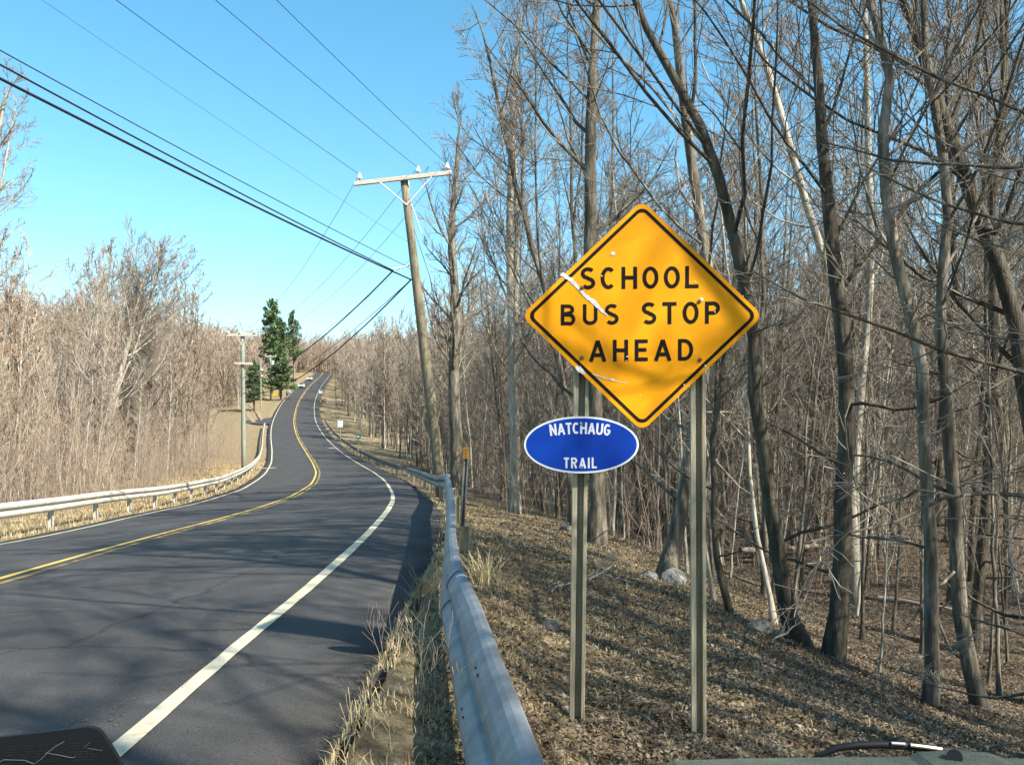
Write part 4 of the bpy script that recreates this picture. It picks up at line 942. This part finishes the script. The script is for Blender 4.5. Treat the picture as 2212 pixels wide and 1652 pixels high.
trail = empty('trail_sign'); tag(trail, 'blue oval sign with a white rim reading NATCHAUG TRAIL on the left post', 'road sign')
TY_ = 4.68
def E(px, py): return ((px-CX)/F*TY_, (HY-py)/F*TY_)
ox, oz = E(1256, 960.5); ea, eb = 124/F*TY_, 61.5/F*TY_
def ell(k, n=64):
    a = ea-k; b = eb-k; return [(ox+math.copysign(abs(math.cos(t))**.95, math.cos(t))*a, oz+math.sin(t)*b) for t in np.linspace(0, 2*math.pi, n, endpoint=False)]
MB().prism(ell(0), TY_, TY_+.003).build('sign_plate', M['sign_white'], trail)
MB().add([(x, TY_-.0012, z) for x, z in ell(.0105)], [tuple(range(64))]).build('sign_face', M['sign_blue'], trail)
hgt = 25/F*TY_; mb = MB(); cxw, czb = E(1253, 937)
kk = .9
def bend(u, v): 
    t = (u-cxw)*kk; r = 1/kk+(v-czb); return (cxw+r*math.sin(t), czb-1/kk+r*math.cos(t))
wd = 128/F*TY_
stroke_word(mb, 'NATCHAUG', cxw-wd/2, czb, hgt, 0, TY_-.0026, width=wd, place=bend, ws=.86); mb.build('lettering', M['sign_white'], trail)
mb = MB(); (ax, az), (bx2, _) = E(1218, 1011), E(1289, 1011); stroke_word(mb, 'TRAIL', ax, az, 23/F*TY_, 0, TY_-.0026, width=bx2-ax, ws=.86); mb.build('lettering', M['sign_white'], trail)
for (px, py) in ((1256, 916), (1256, 1009)):
    cx, cz = E(px, py); MB().tube([(cx, TY_, cz), (cx, TY_-.006, cz)], .008, 10).build('bolt', M['galv'], trail)

# delineator beside the guardrail bend
dl = empty('delineator'); tag(dl, 'leaning steel delineator post with a small yellow reflector behind the guardrail bend', 'road marker')
Yd = 10.6; q0 = ((994-CX)/F*Yd, (HY-1235)/F*Yd); q1 = ((1008-CX)/F*Yd, (HY-975)/F*Yd)
channel_post(dl, q0[0]-.02, q0[1]-.15, q1[0], q1[1], Yd, w=.06, mt='galv_dark')
cx, cz = (1007-CX)/F*Yd, (HY-978)/F*Yd
M['reflector'] = mat('reflector', [(.2, .10, .01), (.32, .17, .02)], 6, 3, .4)
MB().box((cx, Yd-.03, cz), (.033, .006, .07)).build('reflector_plate', M['reflector'], dl)
mb = MB()
for k in (-.04, 0, .04): mb.tube([(cx+.004, Yd-.037, cz+k), (cx+.004, Yd-.041, cz+k)], .013, 8)
mb.build('reflector_button', M['rust'], dl)

# far roadside signs
def small_sign(label, px, ptop, pbot, pground, wpx, depth, m, shape='rect', back=None):
    r = empty('road_sign', bp(px, pground, depth)); tag(r, label, 'road sign'); k = depth/F
    zt = (pground-ptop)*k; zb = (pground-pbot)*k; w = wpx*k/2
    MB().box((0, .05, zt/2-.3), (.05, .03, zt/2+.2)).build('post', M['wood_post' if shape != 'dia' else 'galv_dark'], r)
    if shape == 'rect': MB().box((0, 0, (zt+zb)/2), (w, .01, (zt-zb)/2)).build('sign_plate', M[m], r)
    else: MB().prism([(0, zb), (w, (zt+zb)/2), (0, zt), (-w, (zt+zb)/2)], -.01, .01).build('sign_plate', M[m], r)
    return r, zt, zb, w
small_sign('small white square sign on a thin post at the wood edge right of the road', 735, 908, 922, 940, 11, 105, 'sign_white')
r, zt, zb, w = small_sign('tiny green sign on a short post below the white square one', 774, 939, 947, 962, 11, 80, 'sign_green')
MB().box((0, -.02, (zt+zb)/2), (w*.6, .002, (zt-zb)*.12)).build('legend', M['sign_white'], r)
small_sign('distant yellow diamond sign on the left bank', 592, 847, 857, 866, 12, 195, 'sign_yellow', 'dia')
r, zt, zb, w = small_sign('low blue and red sign beside the driveway mouth', 571, 912, 917, 921, 12, 143, 'sign_blue')
MB().box((w*.3, -.03, zb-.02), (w*.6, .01, .12)).build('lower_panel', mat('sign_red', [(.5, .02, .05), (.6, .03, .06)], 2), r)
small_sign('small white marker at the right road edge near the top of the hill', 693, 843, 850, 858, 7, 215, 'sign_white')

# ------------------------------------------------------------------ two oncoming cars
def far_car(label, s, l, body):
    p = rp(s, l); t = rp(s+2, l)-rp(s-2, l); an = math.atan2(t[1], t[0])-math.pi/2
    root = empty('parked_car' if 0 else 'car', tuple(p)); root.rotation_euler = (0, 0, an); tag(root, label, 'car')
    prof = [(-2.2, .35), (-2.25, .62), (-2.1, .86), (-1.25, .95), (-.55, 1.40), (.9, 1.42), (1.75, 1.0), (2.2, .92), (2.25, .4)]
    def ext(poly, hw, taper=0):
        mb = MB(); n = len(poly); vs = [(-hw*(1-taper*max(0, z-.95)), y, z) for y, z in poly]+[(hw*(1-taper*max(0, z-.95)), y, z) for y, z in poly]
        mb.add(vs, [tuple(range(n)), tuple(range(2*n-1, n-1, -1))]+[(i, n+i, n+(i+1) % n, (i+1) % n) for i in range(n)]); return mb
    ext(prof, .88, .45).build('body', body, root)
    q = MB(); q.add([(-.62, -.62, 1.36), (.62, -.62, 1.36), (.76, -1.22, .99), (-.76, -1.22, .99)], [(0, 1, 2, 3)]); 
    for i in range(4): v = q.v[i]; q.v[i] = (v[0], v[1]-.02, v[2]+.03)
    q.build('windscreen', M['glass_dark'], root)
    for sx_ in (-1, 1):
        MB().box((sx_*.80, .15, 1.17), (.035, .8, .14)).build('side_window', M['glass_dark'], root)
        MB().box((sx_*.62, -2.24, .68), (.17, .03, .08)).build('headlight', M['porcelain'], root)
        for yy in (-1.4, 1.4): MB().tube([(sx_*.72, yy, .33), (sx_*.90, yy, .33)], .33, 14).build('wheel', M['black'], root)
    MB().box((0, -2.26, .50), (.5, .03, .12)).build('grille', M['black'], root)
    return root
far_car('silver car coming down the hill in the left lane, the nearer of two', 262, -1.9, M['car_white'])
far_car('white car at the crest of the hill behind the silver one', 318, -1.9, M['car_white'])

# ------------------------------------------------------------------ rocks, branches, tuft
def rock(label, px, py, size, seed, depth=None, flat=.7, Yf=None):
    x, y, z = hit(px, py) if depth is None else (bp(px, py, depth)[0], depth, 0)
    z = float(ground(x, y)[0]); rg = np.random.default_rng(seed)
    import bmesh
    bm = bmesh.new(); bmesh.ops.create_icosphere(bm, subdivisions=3, radius=1)
    ks = rg.normal(0, 1, (14, 3)); ks /= np.linalg.norm(ks, axis=1)[:, None]; hs_ = rg.uniform(.62, .95, 14)
    for v in bm.verts:
        p = np.array(v.co)
        for k, h in zip(ks, hs_):
            e = p@k
            if e > h: p = p-k*(e-h)
        p = p*(1+.03*np.sin(p[0]*9+seed)*np.sin(p[1]*8)); v.co = (p[0]*size, p[1]*size*.8, p[2]*size*flat)
    me = bpy.data.meshes.new('rock'); bm.to_mesh(me); bm.free(); me.materials.append(M['rock'])
    o = obj('rock', me, None, (x, y, z+size*flat*.25)); o.rotation_euler = (rg.uniform(-.3, .3), rg.uniform(-.3, .3), rg.uniform(0, 6)); tag(o, label, 'rock'); return o
rock('large pale rock at the foot of the leaning tree between the sign posts', 1450, 1385, .25, 1, 12.4)
rock('dark rock left of the large pale rock between the sign posts', 1400, 1370, .15, 2, 12.2)
rock('pale boulder on the slope right of the taller sign post', 1640, 1520, .17, 3, 9.3, .8)
rock('dark mossy rock beside the two dark trunks', 1710, 1525, .26, 4, 9.9)
rock('white stone lying in the grass between guardrail and left sign post', 1190, 1362, .10, 5)
rock('far pale stone on the forest floor left of the left sign post', 1225, 1195, .16, 6, 17)
rock('white boulder on the bank left of the road near the hilltop', 625, 830, .9, 7, 228, .9)
rock('grey boulder right of the road near the hilltop', 700, 858, .8, 8, 205, .8)

# dead straw tuft behind the guardrail
x, y, z = hit(1048, 1262)
rng = np.random.default_rng(5); Vs, Ts = [], []
for i in range(110):
    a = rng.uniform(0, 6.28); r = rng.random()*.13; L = rng.uniform(.15, .42); bx_ = (r*math.cos(a), r*math.sin(a), 0); an = rng.uniform(0, 6.28); le = rng.uniform(.05, .8)
    px, pz = math.sin(le), math.cos(le); w = .003
    for q in range(2):
        b = len(Vs); t0, t1 = q*.5, (q+1)*.5
        c0 = np.array(bx_)+L*t0*np.array([math.cos(an)*px, math.sin(an)*px, pz]); c1 = np.array(bx_)+L*t1*np.array([math.cos(an)*px*(1+.3*t1), math.sin(an)*px*(1+.3*t1), pz*(1-.15*t1)])
        if q: c0 = prev
        prev = c1; n = np.array([math.sin(an), -math.cos(an), 0])*w
        Vs += [c0-n, c0+n, c1+n*(.6 if q else 1), c1-n*(.6 if q else 1)]; Ts.append((b, b+1, b+2, b+3))
tag(obj('grass_tuft', mesh_np('grass_tuft', Vs, Ts, None, M['straw']), None, (x, y, z-.01)), 'tuft of long pale straw sticking up behind the guardrail', 'grass tuft')
# weeds standing at the pavement edge
def weed(label, px, py, hgt, seed, m='straw'):
    x, y, z = hit(px, py); rng = np.random.default_rng(seed); k = 6
    st = np.c_[rng.normal(0, .05, (k, 2)), np.zeros(k)]; d = norm(np.c_[rng.normal(0, .22, (k, 2)), np.ones(k)]); L = rng.uniform(.5, 1, k)*hgt
    P = np.stack([st+d*L[:, None]*q for q in np.linspace(0, 1, 5)], 1); R = np.tile(np.linspace(.0018, .001, 5), (k, 1))
    a = branches(P, R, 5, 3, .35, 35, .3, .12, .12, .7, .0013, rng); v_, q_ = join_tubes([(P, R, 3), (a[0], a[1], 3)])
    tag(obj('weed', mesh_np('weed', v_, q_, None, M[m]), None, (x, y, z-.01)), label, 'weed')
weed('dry branching weed at the asphalt edge beside the guardrail shadow', 905, 1335, .36, 1, 'brush')
weed('tall dry weed stalks in the grass strip left of the near guardrail', 915, 1500, .45, 2, 'brush')
weed('pale spiky weed at the asphalt corner near the bottom of the picture', 800, 1590, .14, 3)
weed('thin dry stalks close to the pointed shadow on the verge', 865, 1440, .4, 4, 'brush')
weed('bent dry stalks right beside the near guardrail foot', 1035, 1590, .35, 5)
def dead_branch(label, pts, r, seed, c=(5, 4)):
    rng = np.random.default_rng(seed); P0 = []
    for (px, py, up, Y) in pts:
        X, YY_, _ = bp(px, py, Y); P0.append((X, YY_, float(ground(X, YY_)[0])+up))
    P0 = np.array(P0); s = np.r_[0, np.cumsum(np.linalg.norm(np.diff(P0, axis=0), axis=1))]; q = np.linspace(0, s[-1], 9)
    P = np.stack([np.interp(q, s, P0[:, i]) for i in range(3)], 1)[None]+rng.normal(0, .012, (1, 9, 3)); R = np.linspace(r, r*.35, 9)[None]
    a = branches(P, R, c[0], 5, .2, 40, .35, .06, .12, .6, .004, rng); b = branches(a[0], a[1], c[1], 3, .2, 40, .4, .03, .15, .6, .0025, rng)
    v_, q_ = join_tubes([(P, R, 6), (a[0], a[1], 4), (b[0], b[1], 3)])
    tag(obj('fallen_branch', mesh_np('fallen_branch', v_, q_, None, M['twig_pale'])), label, 'branch')
dead_branch('pale dead branch propped up on the slope left of the taller sign post', [(1270, 1370, .03, 9.5), (1340, 1300, .3, 10.0)], .012, 1)
dead_branch('thin fallen branch lying across the bank behind the left sign post', [(1190, 1400, .03, 8.5), (1300, 1330, .12, 10)], .009, 2)
dead_branch('bristly dead branch at the foot of the two dark trunks', [(1660, 1560, .03, 8.8), (1745, 1480, .35, 9.2)], .012, 3, (7, 4))
dead_branch('long fallen trunk lying flat across the forest floor', [(1600, 1180, .25, 24), (2000, 1180, .2, 27)], .09, 4)
dead_branch('dark fallen limb on the slope right of the dark trunks', [(1900, 1240, .1, 17), (2180, 1290, .12, 15)], .05, 5)

# ------------------------------------------------------------------ leaf litter and grass (uncountable)
def leaves(n, name, label, sampler_x, sampler_y, size, m):
    rng = np.random.default_rng(31); x = sampler_x(rng, n); y = sampler_y(rng, n)
    x = x if not callable(x) else x(y)
    z, l, s = ground(x, y, full=True); d = l-HW; keep = (d > 1.25) & (rng.random(n) < np.clip((d-1.0)/1.4, .15, 1)); x, y, z = x[keep], y[keep], z[keep]; n = len(x)
    e1 = norm(np.c_[rng.normal(0, 1, (n, 2)), rng.normal(0, .45, n)]); e2 = norm(np.cross(e1, np.c_[rng.normal(0, .45, (n, 2)), np.ones(n)]))
    s = (size*rng.uniform(.5, 1.3, n)*(1+y*.025))[:, None]; c = np.c_[x, y, z+.012+.02*rng.random(n)]
    cup = np.cross(e1, e2)*s*rng.uniform(-.5, .5, (n, 1))
    V = np.stack([c-e1*s, c+e2*s*.6+cup, c+e1*s, c-e2*s*.6+cup], 1).reshape(-1, 3); i = np.arange(n)*4
    T = np.concatenate([np.c_[i, i+1, i+2], np.c_[i, i+2, i+3]])
    tag(obj(name, mesh_np(name, V, None, T, m)), label, 'leaves', kind='stuff')
leaves(150000, 'leaf_litter', 'curled brown dead leaves strewn over slope and forest floor', lambda r, n: (lambda y: y*(-.1+.74*r.random(n))), lambda r, n: 3.2+22*r.random(n)**1.5, .0145, M['leaf'])
def grass(n, name, label, m, l0, l1, s0, s1, hgt, pw=1.6, seed=41, left=False):
    rng = np.random.default_rng(seed); s = s0+(s1-s0)*rng.random(n)**pw; l = (l0+(l1-l0)*rng.random(n))
    # clumping
    cl = np.sin(s*5.1+l*3)*np.sin(l*7.3-s*2.1)+.6*rng.normal(size=n); keep = cl > -.2; s, l = s[keep], l[keep]; n = len(s)
    p = rp(s, (-1 if left else 1)*(HW+l)); x, y = p[:, 0]+rng.normal(0, .02, n), p[:, 1]+rng.normal(0, .02, n); z = ground(x, y)
    H = hgt*rng.uniform(.4, 1.3, n)*(1+.0*s); a = rng.uniform(0, 6.28, n); le = np.abs(rng.normal(.5, .4, n)); w = .0016*(1+y*.12)
    dx, dy, dz = np.cos(a)*np.sin(le), np.sin(a)*np.sin(le), np.cos(le)
    c0 = np.c_[x, y, z-.01]; c1 = c0+np.c_[dx, dy, dz]*(H*.6)[:, None]; c2 = c1+np.c_[dx*1.5, dy*1.5, dz*.35]*(H*.5)[:, None]
    nn = np.c_[np.sin(a), -np.cos(a), np.zeros(n)]*w[:, None]
    V = np.stack([c0-nn, c0+nn, c1+nn*.8, c1-nn*.8, c2], 1).reshape(-1, 3); i = np.arange(n)*5
    me = mesh_np(name, V, np.c_[i, i+1, i+2, i+3], np.c_[i+3, i+2, i+4], m)
    tag(obj(name, me), label, 'grass', kind='stuff')
grass(130000, 'verge_grass', 'matted dry tan grass on the verge around the right guardrail', M['grass_dead'], .92, 6.5, -.6, 30, .066, 2.0)
grass(4000, 'tall_grass', 'taller dry grass heaped against the near end of the guardrail', M['grass_dead'], .95, 1.75, -.6, 5, .08, 1.2, 47)
grass(2500, 'green_grass', 'sparse greener blades in the near verge grass', M['grass_green'], 1.0, 3.4, .3, 9, .08, 1.5, 42)
grass(42000, 'left_verge_grass', 'dry tan grass under and behind the left guardrail', M['grass_dead'], .5, 5.5, 12, 75, .16, 1.3, 43, True)

# ------------------------------------------------------------------ the car we look out of
car = empty('car'); tag(car, 'grey-green cowl, black wiper and rounded black card of the car we look out of', 'car')
Yc = 1.02
def cw(px, py, Y=Yc): return bp(px, py, Y)
top = [(1432, 1650), (1456, 1642), (1600, 1637), (1764, 1635), (1962, 1633), (1981, 1623), (2050, 1620), (2130, 1624), (2168, 1636), (2300, 1641)]
V = []; n = len(top)
for Y, dz in ((Yc, 0), (Yc-.03, .004), (Yc-.25, .0)):
    for (px, py) in top: X, _, Z = cw(px, py); V.append((X, Y, Z-(0 if Y > .98 else .006)))
for (px, py) in top: X, _, Z = cw(px, py); V.append((X, Yc+.01, Z-.09))
fs = [(r_*n+i, r_*n+i+1, (r_+1)*n+i+1, (r_+1)*n+i) for r_ in range(2) for i in range(n-1)]+[(i, 3*n+i, 3*n+i+1, i+1) for i in range(n-1)]
MB().add(V, fs).build('cowl_panel', M['cowl'], car)
MB().tube([cw(*p, Yc+.06) for p in ((1745, 1643), (1775, 1629), (1810, 1614), (1850, 1609), (1900, 1607), (1950, 1610), (1990, 1614), (2040, 1619), (2100, 1624))], [.002, .0035, .0045, .005, .005, .005, .0045, .004, .003], 8).build('wiper_arm', M['black'], car, True)
MB().tube([cw(1925, 1604, Yc+.055), cw(1955, 1606, Yc+.055)], .0022, 6).build('wiper_glint', M['chrome'], car)  # bright metal strips modelled as the highlights along the wiper arm
MB().tube([cw(1966, 1608, Yc+.055), cw(2000, 1612, Yc+.055), cw(2034, 1617, Yc+.055)], .0024, 6).build('wiper_glint', M['chrome'], car)
MB().tube([cw(2062, 1634, Yc-.02), cw(2062, 1634, Yc-.03)], .0085, 14).build('wiper_nut', M['black'], car)
# rounded card at the lower left of the windscreen, seen from behind
Yk = .62
out = [(-80, 1603), (0, 1592), (120, 1578), (185, 1570)]+[(185+36*math.sin(t), 1590-20*math.cos(t)) for t in np.linspace(.2, 1.25, 6)]+[(238, 1611), (262, 1652), (300, 1720), (-80, 1740)]
pl_ = [(bp(a, b, Yk)[0], bp(a, b, Yk)[2]) for a, b in out]
MB().prism(pl_, Yk, Yk+.004).build('sticker', M['black'], car)
def cline(a, pts, r, m, nm): MB().tube([Vector(bp(px, py, Yk))+Vector((0, -.001, 0)) for px, py in pts], r, 4).build(nm, M[m], car)
cline(0, [(2, 1643), (10, 1639), (55, 1640), (75, 1648), (90, 1638), (103, 1625), (120, 1611), (140, 1600)], .00028, 'etch', 'etched_line')
cline(0, [(100, 1624), (125, 1628), (158, 1635), (164, 1632)], .00022, 'etch', 'etched_line')
cline(0, [(184, 1612), (196, 1601)], .00014, 'etch', 'etched_line'); cline(0, [(190, 1614), (222, 1619)], .00014, 'etch', 'etched_line')
mb = MB(); rg = random.Random(3)
for row in range(7):
    u = 8.
    while u < 222:
        w = rg.uniform(2, 6); yy = 1612+row*6-u*.055
        if rg.random() > .25 and yy < 1650:
            q = [bp(a, b, Yk) for a, b in ((u, yy), (u+w, yy-.3), (u+w, yy+2.2), (u, yy+2.5))]; mb.add([(a, b-.0006, c) for a, b, c in q], [(0, 1, 2, 3)])
        u += w+rg.uniform(1, 2.4)
mb.build('fine_print', M['print_dim'], car)
print('trees', tree_count, 'tris', sum(len(m.polygons)*2 for m in bpy.data.meshes))
